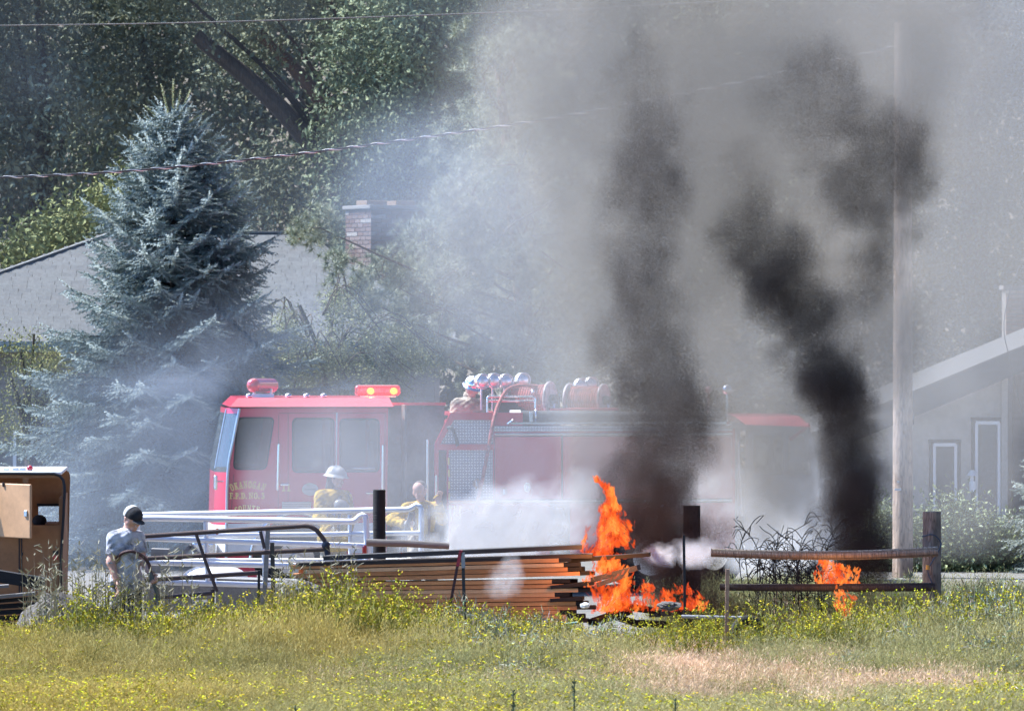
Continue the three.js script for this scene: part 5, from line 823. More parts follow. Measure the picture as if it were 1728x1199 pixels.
// ---------------------------------------------------------------- weedy field in front
{
  const cl = (t, c) => { t.k = c; return t; };
  const grassGeo = (n, h, w, lean, c0, c1) => { const t = new Tri(); for (let i = 0; i < n; i++) { const a = rnd() * 6.283, r = rnd() * .09, b = V(Math.cos(a) * r, 0, Math.sin(a) * r), H = h * rr(.55, 1.1), L = lean * H * rr(.2, 1), e = b.clone().add(V(Math.cos(a) * L, H, Math.sin(a) * L)); const m = rnd(); cl(t, [0, 1, 2].map((k) => lerp(c0[k], c1[k], m))).blade(b, e, w, V(Math.cos(a) * -L * .12, H * .08, Math.sin(a) * -L * .12)); if (rnd() < .5) { cl(t, c1.map((k) => k * 1.15)); for (let q = 0; q < 3; q++) t.blade(e.clone().add(V(0, -.05 * q, 0)), e.clone().add(V(gs() * .02, .04 - .05 * q, gs() * .02)), w * 1.2); } } return t.geo(true); };
  const mustard = () => { const t = new Tri(), gn = [.75, .8, .32], yl = [1.65, 1.45, .2]; const stems = 3 + (rnd() * 3 | 0);
    for (let s = 0; s < stems; s++) { const a = rnd() * 6.283, H = rr(.6, 1), top = V(Math.cos(a) * H * .2, H, Math.sin(a) * H * .2), base = V(gs() * .02, 0, gs() * .02); cl(t, gn).blade(base, top, .011);
      for (let k = 0; k < 9; k++) { const u = rr(.15, .9), p = base.clone().lerp(top, u), d = V(gs(), .4, gs()).normalize().multiplyScalar(rr(.05, .13) * (1.2 - u)); cl(t, gn.map((q) => q * rr(.7, 1.1))).blade(p, p.clone().add(d), .022 * (1.2 - u)); }
      const tips = [top]; for (let k = 0; k < 3; k++) { const p = base.clone().lerp(top, rr(.6, .85)), e = p.clone().add(V(gs() * .09, rr(.08, .18), gs() * .09)); cl(t, gn).blade(p, e, .007); tips.push(e); }
      for (const e of tips) { if (rnd() < .45) continue; for (let k = 0; k < 5; k++) { const p = e.clone().add(V(gs() * .011, gs() * .016, gs() * .011)), q = anyTurn(), z = .0085; cl(t, yl.map((c) => c * rr(.75, 1.1))).quad(...[[-z, 0, -z], [z, 0, -z], [z, 0, z], [-z, 0, z]].map((v) => V(...v).applyQuaternion(q).add(p))); } } }
    return t.geo(true); };
  const bushy = (n, h, w) => { const t = new Tri(); for (let i = 0; i < n; i++) { const v = inBall(), p = V(v.x * w, (v.y * .5 + .5) * h, v.z * w), d = V(gs(), gs() + 1.2, gs()).normalize().multiplyScalar(rr(.04, .1)); cl(t, [1, 1, 1].map(() => rr(.75, 1.15))).blade(p, p.clone().add(d), .01); } return t.geo(true); };
  const leafy = () => { const t = new Tri(); for (let i = 0; i < 60; i++) { const v = inBall(), p = V(v.x * .2, (v.y * .5 + .5) * .5, v.z * .2), d = V(gs(), gs() + .4, gs()).normalize().multiplyScalar(rr(.06, .12)); cl(t, [1, 1, 1].map(() => rr(.6, 1.2))).blade(p, p.clone().add(d), .035); } return t.geo(true); };
  const vm = (tr) => mat([1, 1, 1], .9, 0, tr ? { vertexColors: true, specularIntensity: .2, transmission: tr, thickness: 0 } : { vertexColors: true, specularIntensity: .2 });
  const G1 = [0, 1, 2].map(() => grassGeo(60, .6, .0055, .5, [.85, .88, .75], [1.1, 1.05, .9])), G2 = [0, 1].map(() => grassGeo(52, .42, .006, .6, [1, .9, .8], [1.15, .95, .86])), GM = [0, 1, 2, 3].map(mustard), GB = [0, 1].map(() => bushy(230, .62, .26)), GL = [0, 1].map(leafy);
  // plants gathered into round patches, so that few copies cover the field
  const patch = (geos, n, R) => { const P = [], C = [], v = V(0, 0, 0); for (let k = 0; k < n; k++) { const g = geos[k % geos.length], p = g.attributes.position, c = g.attributes.color, a = rnd() * 6.283, r = R * Math.sqrt(rnd()), sc = rr(.6, 1.2), t = rr(.8, 1.2), M = M4(V(Math.cos(a) * r, 0, Math.sin(a) * r), euler(gs() * .08, rnd() * 6.283, gs() * .08), V(1, sc, 1)); for (let i = 0; i < p.count; i++) { v.fromBufferAttribute(p, i).applyMatrix4(M); P.push(v.x, v.y, v.z); C.push(c.getX(i) * t, c.getY(i) * t, c.getZ(i) * t); } } const g = new THREE.BufferGeometry(); g.setAttribute('position', new THREE.Float32BufferAttribute(P, 3)); g.setAttribute('color', new THREE.Float32BufferAttribute(C, 3)); g.computeVertexNormals(); return g; };
  const geos = { G1: [0, 1, 2].map(() => patch(G1, 22, .5)), G2: [0, 1].map(() => patch(G2, 20, .45)), GM: [0, 1, 2].map(() => patch(GM, 9, .5)), GB: [0, 1].map(() => patch(GB, 4, .35)), GL: [0].map(() => patch(GL, 5, .35)), GF: GM };
  const lists = {}; for (const k in geos) lists[k] = geos[k].map(() => []);
  const gauss = (px, py, x, y, rx, ry) => Math.exp(-(((px - x) / rx) ** 2) - ((py - y) / ry) ** 2);
  // height of the far fringe of weeds along the picture
  const fringe = (px) => { const pts = [[-50, 1040], [80, 1035], [150, 985], [300, 1010], [440, 1000], [520, 965], [640, 975], [760, 1015], [930, 1035], [1100, 1040], [1240, 1020], [1400, 1015], [1520, 1000], [1640, 1000], [1740, 985]]; let i = 1; while (i < pts.length - 1 && px > pts[i][0]) i++; const [a, b] = [pts[i - 1], pts[i]]; return lerp(a[1], b[1], clamp((px - a[0]) / (b[0] - a[0]), 0, 1)); };
  const put = (L, x, z, sc, c, wide = 1) => L[Math.floor(rnd() * L.length)].push([M4(V(x, 0, z), euler(gs() * .07, rnd() * 6.283, gs() * .07), V(wide * rr(.85, 1.15), sc, wide * rr(.85, 1.15))), c]);
  let n = 0;
  for (let i = 0; i < 2100; i++) {
    const D = lerp(38.5, 49.6, Math.pow(rnd(), .9)), px = rr(-60, 1790), x = wx(px, D), z = -D, gy = groundY(D), patch_ = fbm(x * .55, z * .4, 21), fine = fbm(x * 1.7, z * 1.3, 22);
    const py = gy - 24, near = smooth(43.5, 48.8, D);                                            // about where this plant's middle shows
    const limit = (gy - fringe(px) - 14) * D / FPX * .88, cap = D > 46 ? Math.max(.12, limit) : 1.2;
    const pink = gauss(px, py, 1290, 1125, 270, 42) + .9 * gauss(px, py, 1120, 1135, 130, 30) + .7 * gauss(px, py, 560, 1130, 100, 30) + .8 * gauss(px, py, 200, 1115, 100, 24) + .6 * gauss(px, py, 1600, 1170, 120, 30) + .45 * gauss(px, py, 700, 1130, 120, 30);
    const sage = .9 * gauss(px, py, 1190, 1085, 110, 34) + gauss(px, py, 1640, 1090, 150, 70) + .5 * gauss(px, py, 870, 1110, 120, 40) + .7 * gauss(px, py, 1480, 1075, 110, 26) + .4 * gauss(px, py, 1260, 1110, 100, 20);
    const green = gauss(px, py, 20, 1065, 70, 28) + .8 * gauss(px, py, 120, 1110, 40, 20) + .8 * gauss(px, py, 1690, 1015, 60, 26) + .4 * gauss(px, py, 320, 1120, 40, 16);
    const low = clamp(Math.max(pink, gauss(px, py, 1280, 1165, 290, 60), .7 * gauss(px, py, 560, 1165, 120, 50), .7 * gauss(px, py, 200, 1150, 110, 40)), 0, 1);
    const u = rnd(), hh = (h) => Math.min(h * lerp(.55, 1.1, near) * (.75 + .6 * patch_) * (1 - .6 * low), cap) * rr(.75, 1.15);
    const warm = clamp((960 - px) / 900 + (patch_ - .5) * 1.6, 0, 1);
    if (u < green * .6) put(lists.GL, x, z, hh(.9) * 1.3, mixc([.07, .11, .055], [.18, .25, .11], rnd()));
    if (rnd() < pink * (.25 + .6 * smooth(.4, .6, fine))) put(lists.G2, x, z, Math.min(.75, cap * 2) * rr(.7, 1.1), mixc([.76, .65, .46], [.98, .86, .64], rnd(), .12));
    if (rnd() < sage * .8) put(lists.GB, x, z, hh(.62) / .62 * 1.1, mixc([.38, .42, .29], [.6, .63, .45], rnd(), .1));
    if (rnd() < (fine > .48 ? .66 : .3) * (1 - low * .75)) put(lists.GM, x, z, hh(.7), mixc([.42, .42, .15], [.62, .58, .25], rnd(), .1));
    if (rnd() < .85 - pink * .6) put(lists.G1, x, z, lerp(hh(.55), Math.min(cap, 1) * rr(.45, .95), smooth(44.5, 48.8, D) * rr(.6, 1)) / .62, mixc(mixk(warm), mixk2(warm), clamp(patch_ + rr(-.3, .3), 0, 1), .15));
  }
  function mixk(w) { return [lerp(.38, .43, w), lerp(.39, .36, w), lerp(.19, .1, w)]; }
  function mixk2(w) { return [lerp(.64, .72, w), lerp(.6, .58, w), lerp(.33, .2, w)]; }
  for (let i = 0; i < 260; i++) { const D = rr(52.8, 56.5), px = rr(1170, 1790); put(rnd() < .5 ? lists.GB : lists.G1, wx(px, D), -D, rr(.5, 1.0), mixc([.34, .38, .2], [.6, .6, .34], rnd(), .1)); }
  // ragged fringe plants that stand highest, before the fire
  for (let i = 0; i < 1100; i++) { const px = rr(-60, 1790), D = rr(47.6, 49.6), x = wx(px, D), h = (groundY(D) - fringe(px) + rr(-40, 14)) * D / FPX; if (h > .15) put(lists.GF, x, -D, h, mixc([.38, .38, .2], [.54, .52, .32], rnd(), .1), h); }
  const names = { G1: ['meadow_grass', 'tall yellow green grass filling the field in front', .45], G2: ['dry_grass', 'pinkish dry grass patches in the field', .3], GM: ['flowering_weeds', 'yellow flowering weeds standing all over the field', 0], GB: ['sage_weeds', 'grey green bushy weeds, mostly in the right of the field', 0], GF: ['tall_weeds', 'tall yellow flowering weeds along the far edge of the field', 0], GL: ['broadleaf_weeds', 'dark green broad leaved weeds in patches of the field', 0] };
  for (const k in names) geos[k].forEach((g, i) => { if (lists[k][i].length) tag(copies(names[k][0], g, vm(names[k][2]), lists[k][i], null, 'stuff'), names[k][1], 'weeds'); });
  // tall dry stalks round the man and the gates, mullein stalks at the lower edge
  const st = new Tri(); for (let i = 0; i < 230; i++) { const px = pick([rr(130, 280), rr(150, 330), rr(460, 600), rr(40, 160)]), D = rr(48.6, 49.9), b = at(px, 553, D).setY(0), h = (groundY(D) - rr(910, 1000)) * D / FPX, e = b.clone().add(V(gs() * .06, h, gs() * .05)); st.blade(b, e, .012); for (let k = 0; k < 8; k++) { const p = b.clone().lerp(e, rr(.45, 1)); st.blade(p, p.clone().add(V(gs() * .05, rr(.02, .08), gs() * .05)), .016); } }
  tag(part('dry_stalks', st.geo(), mat([.36, .33, .2], .9, 0, { transmission: .2, thickness: 0 })), 'tall dry weed stalks round the man and the gates', 'weeds', null, 'stuff');
  for (const [px, top] of [[866, 1165], [969, 1148], [1140, 1178], [498, 1190]]) { const D = 37.5, o = thing('mullein_stalk', `dark green upright plant stalk at the lower edge, ${px < 900 ? px < 600 ? 'far left one' : 'left of the middle one' : px < 1000 ? 'tallest one below the lumber' : 'rightmost one'}`, 'plant', at(px, 553, D).setY(0)), h = wy(top, D), t = new Tri(); for (let i = 0; i < 70; i++) { const y = rr(.1, 1) * h, a = rnd() * 6.283, d = V(Math.cos(a) * .028, .03, Math.sin(a) * .028); t.blade(V(0, y, 0), V(d.x, y + d.y, d.z), .014); } part('leaf', t.geo(), mat([.09, .13, .06], .8), o).userData.kind = 'stuff'; part('stem', [rod(V(0, 0, 0), V(0, h, 0), .01, .006, 6)], mat([.1, .14, .06], .8), o); }
  function pick(a) { return a[Math.floor(rnd() * a.length)]; }
}

// ---------------------------------------------------------------- flames: many torn, glowing sheets that curl upwards
{
  const glow = ['#f5581c', '#ff7228', '#d84416', '#ff8c3c'].map((c, i) => new THREE.MeshStandardMaterial({ color: 0x200400, emissive: new THREE.Color(c), emissiveIntensity: [.52, .58, .4, .66][i], roughness: 1, side: THREE.DoubleSide, transparent: true, opacity: .5 }));
  // outline: rows [y, x0, x1] in the photograph at distance D
  const flame = (label, rows, D, depth, n, size) => {
    const o = thing('flame', label, 'flame'), sets = glow.map(() => new Tri()), ys = rows.map((r) => r[0]), y0 = Math.min(...ys), y1 = Math.max(...ys);
    for (let i = 0; i < n; i++) {
      const py = lerp(y0, y1, Math.pow(rnd(), .75)); let k = 1; while (k < rows.length - 1 && py > rows[k][0]) k++;
      const f = clamp((py - rows[k - 1][0]) / (rows[k][0] - rows[k - 1][0]), 0, 1), a = lerp(rows[k - 1][1], rows[k][1], f), b = lerp(rows[k - 1][2], rows[k][2], f), px = lerp(a, b, clamp(.5 + gs() * .27, -.05, 1.05));
      const d = fbm(px * .055, py * .045, 41, 3), edge = 1 - Math.abs((px - a) / (b - a || 1) - .5) * 2; if (d < .47 - .12 * edge - .1 * f * (py > y1 - 40 ? 1 : 0) && rnd() < .93) continue;
      const c = at(px, py, D + gs() * depth), s = size * rr(.35, 1.1), lean = fbm(px * .02, py * .03, 43) - .5, t = sets[d > .6 ? (rnd() < .5 ? 3 : 1) : d > .52 ? (rnd() < .6 ? 1 : 0) : rnd() < .5 ? 0 : 2];
      let w = s * .32, p = c.clone().add(V(0, -s * .5, 0)); const sd = V(Math.cos(rnd() * 6), .2 * gs(), Math.sin(rnd() * 6) * .6).normalize();
      for (let j = 0; j < 3; j++) { const q = p.clone().add(V((lean * .7 + gs() * .16) * s, s * .38, gs() * .1 * s)), w2 = j === 2 ? 0 : w * rr(.55, 1.05); t.quad(p.clone().addScaledVector(sd, -w), p.clone().addScaledVector(sd, w), q.clone().addScaledVector(sd, w2), q.clone().addScaledVector(sd, -w2)); p = q; w = w2; }
    }
    sets.forEach((t, i) => { if (t.p.length) part('flame_sheet', t.geo(), glow[i], o).userData.kind = 'stuff'; });
    return o;
  };
  const lamp = (px, py, D, k) => { const L = new THREE.PointLight(new THREE.Color(1, .36, .08), k); L.position.copy(at(px, py, D)); L.castShadow = true; L.shadow.radius = 12; scene.add(L); };
  flame('tall orange flame leaping from the right end of the lumber', [[806, 1003, 1008], [815, 1010, 1022], [826, 1018, 1034], [845, 1026, 1038], [862, 1008, 1052], [880, 994, 1066], [900, 992, 1072], [920, 985, 1066], [940, 986, 1060]], 52.4, .16, 2100, .07); lamp(1025, 930, 51.5, 2);
  flame('orange flames glowing between the charred board ends', [[938, 1000, 1060], [950, 1005, 1040], [965, 1000, 1075], [985, 985, 1085], [1005, 990, 1090], [1030, 1000, 1080]], 52.1, .2, 1500, .07); 
  flame('low flames running along the ground under the dark post', [[985, 1095, 1108], [995, 1075, 1120], [1010, 1065, 1190], [1028, 1080, 1180]], 51.8, .2, 520, .06);
  flame('small flame behind the tall black steel stake', [[985, 1142, 1180], [1000, 1138, 1184], [1025, 1135, 1182]], 51.7, .1, 330, .055);
  flame('orange flame burning under the upper log rail', [[944, 1383, 1388], [955, 1382, 1440], [970, 1378, 1446], [990, 1380, 1448]], 52.3, .1, 420, .06); lamp(1415, 970, 51.6, .8);
  flame('reddish flame burning below the lower log rail', [[995, 1410, 1430], [1010, 1408, 1448], [1030, 1415, 1448], [1045, 1420, 1440]], 51.6, .1, 220, .055);
}

// ---------------------------------------------------------------- smoke: clouds of tiny drifting flecks, dense where a billowing field is dense
const h3 = (x, y, z, s) => h2(x + z * 57, y - z * 131, s);
function vn3(x, y, z, s) { const i = Math.floor(x), j = Math.floor(y), k = Math.floor(z), u = x - i, v = y - j, w = z - k, a = u * u * (3 - 2 * u), b = v * v * (3 - 2 * v), c = w * w * (3 - 2 * w), L = (kk) => lerp(lerp(h3(i, j, kk, s), h3(i + 1, j, kk, s), a), lerp(h3(i, j + 1, kk, s), h3(i + 1, j + 1, kk, s), a), b); return lerp(L(k), L(k + 1), c); }
const fbm3 = (x, y, z, s, o = 4) => { let t = 0, a = .5, n = 0; for (let i = 0; i < o; i++) { t += a * vn3(x, y, z, s + i * 7); n += a; x = x * 2.07 + 3; y = y * 2.07 + 1; z *= 2.07; a *= .55; } return t / n; };
const FLECK = .0021;
// flecks of one cell: spread over two cells' width, so that neighbours blend
function cellGeo(n, size) {
  const p = new Float32Array(n * 9), nn = new Float32Array(n * 9), v = V(0, 0, 0), m = V(0, 0, 0); let q;
  for (let i = 0; i < n; i++) { const x = rnd() + rnd() - 1, y = rnd() + rnd() - 1, z = rnd() + rnd() - 1; q = anyTurn(); m.set(0, 0, 1).applyQuaternion(q); for (let k = 0; k < 3; k++) { v.set(Math.cos(k * 2.094) * size, Math.sin(k * 2.094) * size, 0).applyQuaternion(q); p.set([v.x + x, v.y + y, v.z + z], i * 9 + k * 3); nn.set([m.x, m.y, m.z], i * 9 + k * 3); } }
  const g = new THREE.BufferGeometry(); g.setAttribute('position', new THREE.BufferAttribute(p, 3)); g.setAttribute('normal', new THREE.BufferAttribute(nn, 3)); return g;
}
const cellGeos = {};
// field(px, py, x, y, z): optical depth per metre
function smoke(name, label, color, cell, [px0, py0, px1, py1, z0, z1], field, opacity = 1, fleck = FLECK) {
  const m = mat([1, 1, 1], 1, 0, opacity < 1 ? { transparent: true, opacity, specularIntensity: 0 } : { specularIntensity: 0 }); m.color.setRGB(...color);
  const area = .65 * fleck * fleck * opacity, levels = new Map(), zc = (z0 + z1) / 2, A = at(px0, py1, zc), B = at(px1, py0, zc), q = [1, -1];
  for (let z = z0; z <= z1; z += cell) for (let y = A.y; y <= B.y; y += cell) for (let x = A.x; x <= B.x; x += cell) {
    const px = 864 + x * FPX / z, py = 553 - (y - EYE) * FPX / z, f = field(px, py, x, y, -z); if (f < .03) continue;
    const n = f * cell * cell * cell / area; let L = Math.floor(2 * Math.log2(n) + rnd()); if (L < 6) { if (rnd() > n / 8) continue; L = 6; } L = Math.min(L, 29);
    if (!levels.has(L)) levels.set(L, []); levels.get(L).push(M4(V(x, y, -z), euler([0, 1.5708, 3.1416, 4.7124][rnd() * 4 | 0], [0, 1.5708, 3.1416, 4.7124][rnd() * 4 | 0], 0), cell));
  }
  const o = new THREE.Group(); o.name = numbered(name); scene.add(o); let c = 0;
  for (const [L, list] of levels) { const key = [L, (fleck / cell).toFixed(5)].join(); cellGeos[key] ??= cellGeo(Math.round(Math.pow(2, L / 2)), fleck / cell); const im = copies('billow', cellGeos[key], m, list.map((M) => [M, null]), o, 'stuff'); c += list.length; }

  return tag(o, label, 'smoke', null, 'stuff');
}
const G3 = (px, py, z, list, zz) => { let s = 0; for (const [x, y, rx, ry, D, tau, rz = .6] of list) { const a = (px - x) / rx, b = (py - y) / ry, c = (-z - D) / rz, e = a * a + b * b + c * c; if (e < 7) s += tau / (rz * 1.77) * Math.exp(-e); } return s; };
// a rising column: points [px, py, radius, strength], round in depth; its skin is broken into billows
const column = (pts, D, seedN, sway = 0) => (px, py, x, y, z) => {
  let best = 9, k = 0, R = 1; for (let i = 0; i + 1 < pts.length; i++) { const [x0, y0, r0, k0] = pts[i], [x1, y1, r1, k1] = pts[i + 1], dx = x1 - x0, dy = y1 - y0, t = clamp(((px - x0) * dx + (py - y0) * dy) / (dx * dx + dy * dy), 0, 1), r = lerp(r0, r1, t), d = Math.hypot(px - x0 - dx * t, py - y0 - dy * t, (-z - D) * FPX / D) / r; if (d < best) { best = d; k = lerp(k0, k1, t); R = r * D / FPX; } }
  if (best > 1.9) return 0;
  const n = fbm3(x * 2.1 + seedN, y * 1.7 - seedN, z * 2.1, seedN, 4) - .5, n2 = fbm3(x * 5 + 9, y * 4.2, z * 5, seedN + 3, 3) - .5, e = best + n * 2.2 + n2 * 1.05;
  return k / (R * 1.6) * (1 - smooth(.5, 1.08, e));
};
const billow = (x, y, z, s, f = 1) => .12 + 1.5 * smooth(.34, .66, fbm3(x * .8 * f + s, y * .62 * f, z * .8 * f, s, 4));
// thin smoke: billowing layers one behind another, each as dense as the field is there
function haze(name, label, color, depths, [px0, py0, px1, py1], step, field, wave = .1, OP = .29) {
  const P = [], N = [], C = [], I = [], zc = depths[0], A = at(px0, py1, zc), B = at(px1, py0, zc), nx = Math.ceil((B.x - A.x) / step), ny = Math.ceil((B.y - A.y) / step), gap = depths.length > 1 ? depths[1] - depths[0] : .5;
  for (const [k, D] of depths.entries()) {
    const id = new Int32Array((nx + 1) * (ny + 1)).fill(-1), al = new Float32Array(id.length);
    for (let j = 0; j <= ny; j++) for (let i = 0; i <= nx; i++) {
      const u = A.x + i * step, v = A.y + j * step, z = -D + wave * 2 * (vn3(u * .3 + k * 9, v * .3, k * 3, 91) - .5), px = 864 + u * FPX / -z, py = 553 - (v - EYE) * FPX / -z;
      const edge = smooth(px0, px0 + 50, px) * smooth(px1, px1 - 50, px) * smooth(py1, py1 - 30, py) * (py0 < 0 ? 1 : smooth(py0, py0 + 60, py)), n = fbm3(u * .9, v * .9, k * 2 + 5, 93, 3) - .5, m = V(-.45 + n * .5, .75, .5 + n * .3).normalize(), o = j * (nx + 1) + i;
      al[o] = Math.min(1, (1 - Math.exp(-field(px, py, u, v, z) * gap)) / OP) * edge; id[o] = P.length / 3; P.push(u, v, z); N.push(m.x, m.y, m.z); C.push(1, 1, 1, al[o]);
    }
    for (let j = 0; j < ny; j++) for (let i = 0; i < nx; i++) { const o = j * (nx + 1) + i, q = [o, o + 1, o + nx + 2, o + nx + 1]; if (Math.max(...q.map((c) => al[c])) < (OP > .3 ? .08 : .03)) continue; I.push(id[q[0]], id[q[1]], id[q[2]], id[q[0]], id[q[2]], id[q[3]]); }
  }
  const g = new THREE.BufferGeometry(); g.setAttribute('position', new THREE.Float32BufferAttribute(P, 3)); g.setAttribute('normal', new THREE.Float32BufferAttribute(N, 3)); g.setAttribute('color', new THREE.Float32BufferAttribute(C, 4)); g.setIndex(I);
  const m = mat([1, 1, 1], 1, 0, { vertexColors: true, transparent: true, opacity: OP, specularIntensity: 0 }); m.color.setRGB(...color);
  return tag(part(name, g, m), label, 'smoke', null, 'stuff');
}
{
  const right = column([[1458, 960, 40, 3], [1458, 900, 40, 4], [1442, 850, 46, 4], [1446, 790, 56, 3.6], [1436, 730, 58, 3.4], [1420, 670, 60, 3.2], [1395, 610, 66, 2.8], [1362, 560, 68, 2.8], [1330, 510, 68, 2.8], [1302, 450, 66, 2.4], [1282, 390, 56, 1.8], [1270, 330, 42, 1], [1262, 280, 40, .3]], 53, 11), rightTop = column([[1400, 560, 50, .4], [1470, 470, 56, .8], [1490, 390, 56, .9], [1455, 300, 96, 1.7], [1490, 250, 96, 1.7], [1435, 205, 90, 1.3], [1370, 150, 90, .7]], 53.5, 12), low = column([[1425, 935, 44, 2], [1385, 900, 30, .6]], 53, 13);
  smoke('black_smoke', 'black smoke column twisting up from the fire behind the log rails', [.066, .056, .051], .15, [1180, -30, 1640, 985, 52, 54.6], (...a) => Math.max(right(...a), rightTop(...a), low(...a)));
  const left = column([[1120, 1020, 40, 2.4], [1135, 960, 50, 3.2], [1112, 900, 62, 4.2], [1106, 840, 66, 4], [1104, 780, 66, 2.8], [1125, 700, 82, 1.9], [1105, 620, 82, 1.5], [1085, 540, 74, 1.3], [1075, 460, 68, 1.3], [1085, 390, 58, .8], [1090, 300, 72, 1.1], [1105, 220, 80, 1.0], [1090, 140, 76, .5]], 53, 21), side = column([[1195, 1010, 36, 2], [1195, 950, 36, 1.8], [1215, 905, 30, .6]], 52.6, 22), leftLow = column([[1040, 870, 46, 1.2], [1065, 800, 50, 1.2], [1110, 750, 50, .8]], 52.9, 23);
  smoke('black_smoke', 'dark brown smoke column leaning over the burning lumber', [.1, .085, .076], .15, [940, -30, 1290, 1020, 51.9, 54.4], (...a) => Math.max(left(...a), side(...a), leftLow(...a)));
  const gl = [[1120, 90, 190, 150, 54.6, 1.7], [1300, 100, 200, 150, 54.8, 1.9], [1050, 260, 130, 170, 54.6, 1.2], [1230, 300, 170, 180, 55, 1.7], [1420, 160, 150, 150, 54.8, 1.5], [1100, 450, 120, 160, 54.6, 1.2], [1230, 460, 110, 150, 53.8, 1.1], [1170, 620, 100, 140, 54.4, 1.0], [1420, 440, 120, 140, 54.2, 1.0], [1480, 570, 70, 120, 54.4, .7], [1150, 750, 80, 90, 54, .8], [1045, 690, 60, 100, 54, .5], [1005, 790, 44, 80, 54, .8], [1340, 690, 60, 90, 54.4, .9], [1290, 790, 80, 100, 54.4, .9], [1500, 50, 140, 90, 55, 1.1], [1280, 0, 300, 70, 55, 1.1], [1515, 235, 70, 80, 54.8, 1.6], [1530, 100, 60, 70, 54.8, .9]];
  haze('gray_smoke', 'broad gray smoke filling the upper middle and right', [.18, .163, .14], [54.1, 54.9, 55.7], [780, -60, 1720, 920], .12, (px, py, x, y, z) => { const g = G3(px, py, z, gl); return g < .03 ? 0 : Math.max(0, 1.55 * g * (.3 + .75 * billow(x, y, z, 31)) - .05); }, .08, .5);
  const pl = [[1680, 80, 200, 190, 58, 1.5], [1670, 320, 190, 190, 58, 1.5], [1660, 530, 180, 140, 58.4, 1.2], [1540, 480, 90, 170, 58, .7], [940, 130, 120, 150, 58.4, .8], [920, 310, 130, 160, 58.4, .7], [860, 440, 130, 120, 58.4, .4], [1000, 480, 110, 150, 58.4, .7], [975, 620, 80, 80, 58, .5], [1240, 640, 90, 100, 58, 1.0], [1300, 800, 110, 120, 58, 2.0], [1200, 800, 80, 100, 58, 1.4], [1600, 690, 150, 130, 58.4, .8], [1630, 850, 120, 70, 58.4, .2]];
  haze('pale_smoke', 'pale gray smoke drifting over the pine, the right trees and the beige house', [.33, .32, .305], [57.5, 58.6], [560, -60, 1800, 960], .17, (px, py, x, y, z) => 1.15 * G3(px, py, z, pl) * (.35 + .65 * billow(x, y, z, 41, .9)));
  const wl = [[850, 905, 100, 34, 55.2, 2.6, .4], [800, 900, 60, 34, 55.2, 2.0, .4], [905, 878, 70, 36, 55.2, 1.7, .4], [950, 858, 50, 50, 55.2, 1.2, .4], [830, 862, 60, 30, 55.2, .8, .4], [700, 940, 60, 24, 55.2, .6, .4], [1255, 860, 44, 80, 55.2, .9, .5], [1385, 830, 34, 90, 55.2, .8, .5], [1165, 800, 44, 70, 55.2, .7, .4], [1290, 920, 70, 44, 55.2, .8, .4]];
  haze('white_smoke', 'thick white smoke rising at the foot of the fire engine', [.42, .42, .42], [54.8, 55.0, 55.2, 55.4, 55.6], [600, 690, 1440, 990], .03, (px, py, x, y, z) => { const w = 110 * (fbm3(x * 2.2, y * 2.2, z * 2, 57, 3) - .5), w2 = 60 * (fbm3(x * 2.2 + 9, y * 2.2, z * 2, 58, 3) - .5), g = G3(px + w, py + w2, z, wl); return g < .02 ? 0 : Math.max(0, 1.15 * g * billow(x, y, z, 51, 2.6) * (.35 + 1.3 * fbm3(x * 7, y * 6, z * 5, 55, 3)) - .12); }, .14, .5);
  const jl = [[1108, 937, 22, 8, 52.2, 2.4, .1], [1145, 932, 36, 15, 52.2, 1.7, .1], [1180, 925, 30, 18, 52.2, .7, .1], [845, 982, 26, 20, 51.0, 1.3, .14], [862, 962, 20, 24, 51, 1.0, .12]];
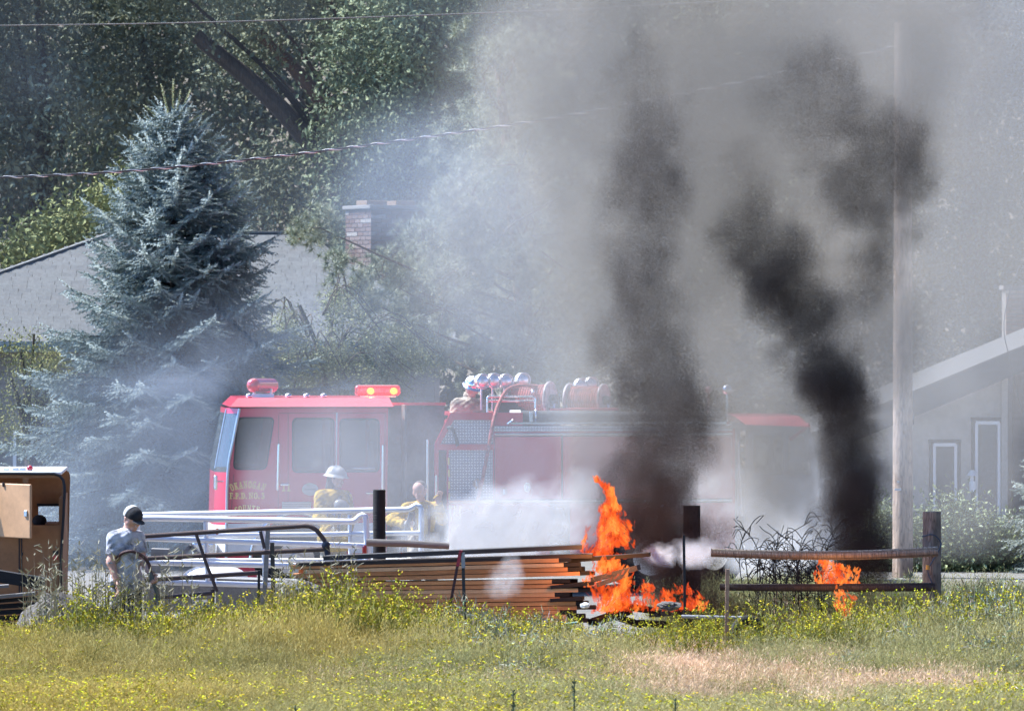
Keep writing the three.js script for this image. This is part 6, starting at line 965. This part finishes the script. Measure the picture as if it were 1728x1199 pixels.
  haze('white_smoke', 'small bright jet of white smoke from the jutting board end', [.5, .5, .52], [52.14, 52.24, 52.34], [1070, 890, 1250, 985], .02, (px, py, x, y, z) => G3(px, py, z, jl) * billow(x, y, z, 61, 6) * (.2 + 1.6 * fbm3(x * 12, y * 12, 0, 67, 3)), .03, .45);
  haze('white_smoke', 'small wisp of white smoke rising before the lumber', [.42, .41, .4], [50.95, 51.07], [790, 900, 920, 1030], .02, (px, py, x, y, z) => .35 * G3(px, py, z, jl) * billow(x, y, z, 63, 5) * (.2 + 1.6 * fbm3(x * 14, y * 9, 0, 66, 3)), .05, .4);
  const vs = [[220, 800, 170, 130, 63, .55, .7], [140, 890, 130, 80, 63, .55, .7], [330, 650, 100, 90, 63, .3, .7], [690, 300, 90, 80, 63, .55, .7], [640, 350, 80, 50, 63, .25, .7], [800, 330, 110, 120, 63, .35, .7], [740, 560, 140, 90, 63, .4, .7], [540, 560, 140, 70, 63, .2, .7]];
  haze('smoke_veil', 'thin bluish smoke drifting before the spruce and the pine', [.2, .225, .26], [62.4, 63.3], [-60, 110, 1100, 680], .14, (px, py, x, y, z) => 1.1 * G3(px, py, z, vs) * (.4 + .6 * billow(x, y, z, 71, .9)));
  haze('smoke_veil', 'thin bluish smoke round the foot of the spruce left of the fire engine', [.2, .225, .26], [62.4, 63.3], [-60, 590, 400, 1000], .12, (px, py, x, y, z) => 1.1 * G3(px, py, z, vs) * (.4 + .6 * billow(x, y, z, 71, .9)) * smooth(590, 660, py));
  const vt = [[600, 770, 150, 100, 60, .5, .7], [800, 780, 150, 90, 60, .5, .7], [920, 780, 90, 90, 60, .5, .7], [450, 830, 80, 60, 60, .2, .7], [600, 870, 150, 44, 60, .4, .7], [700, 700, 60, 60, 60, .25, .7]];
  haze('smoke_veil', 'thin pale smoke hanging before the side of the fire engine', [.3, .3, .31], [59.5, 60.4], [380, 600, 1120, 980], .07, (px, py, x, y, z) => 1.1 * G3(px, py, z, vt) * (.4 + .6 * billow(x, y, z, 73, .9)));
  haze('smoke_veil', 'faint haze hanging in front of the dark background trees', [.17, .19, .22], [87], [-80, -60, 950, 500], .3, (px, py, x, y, z) => .11 * billow(x, y, z, 81, .3) * smooth(500, 400, py), .25);
}

renderer.render(scene, camera);
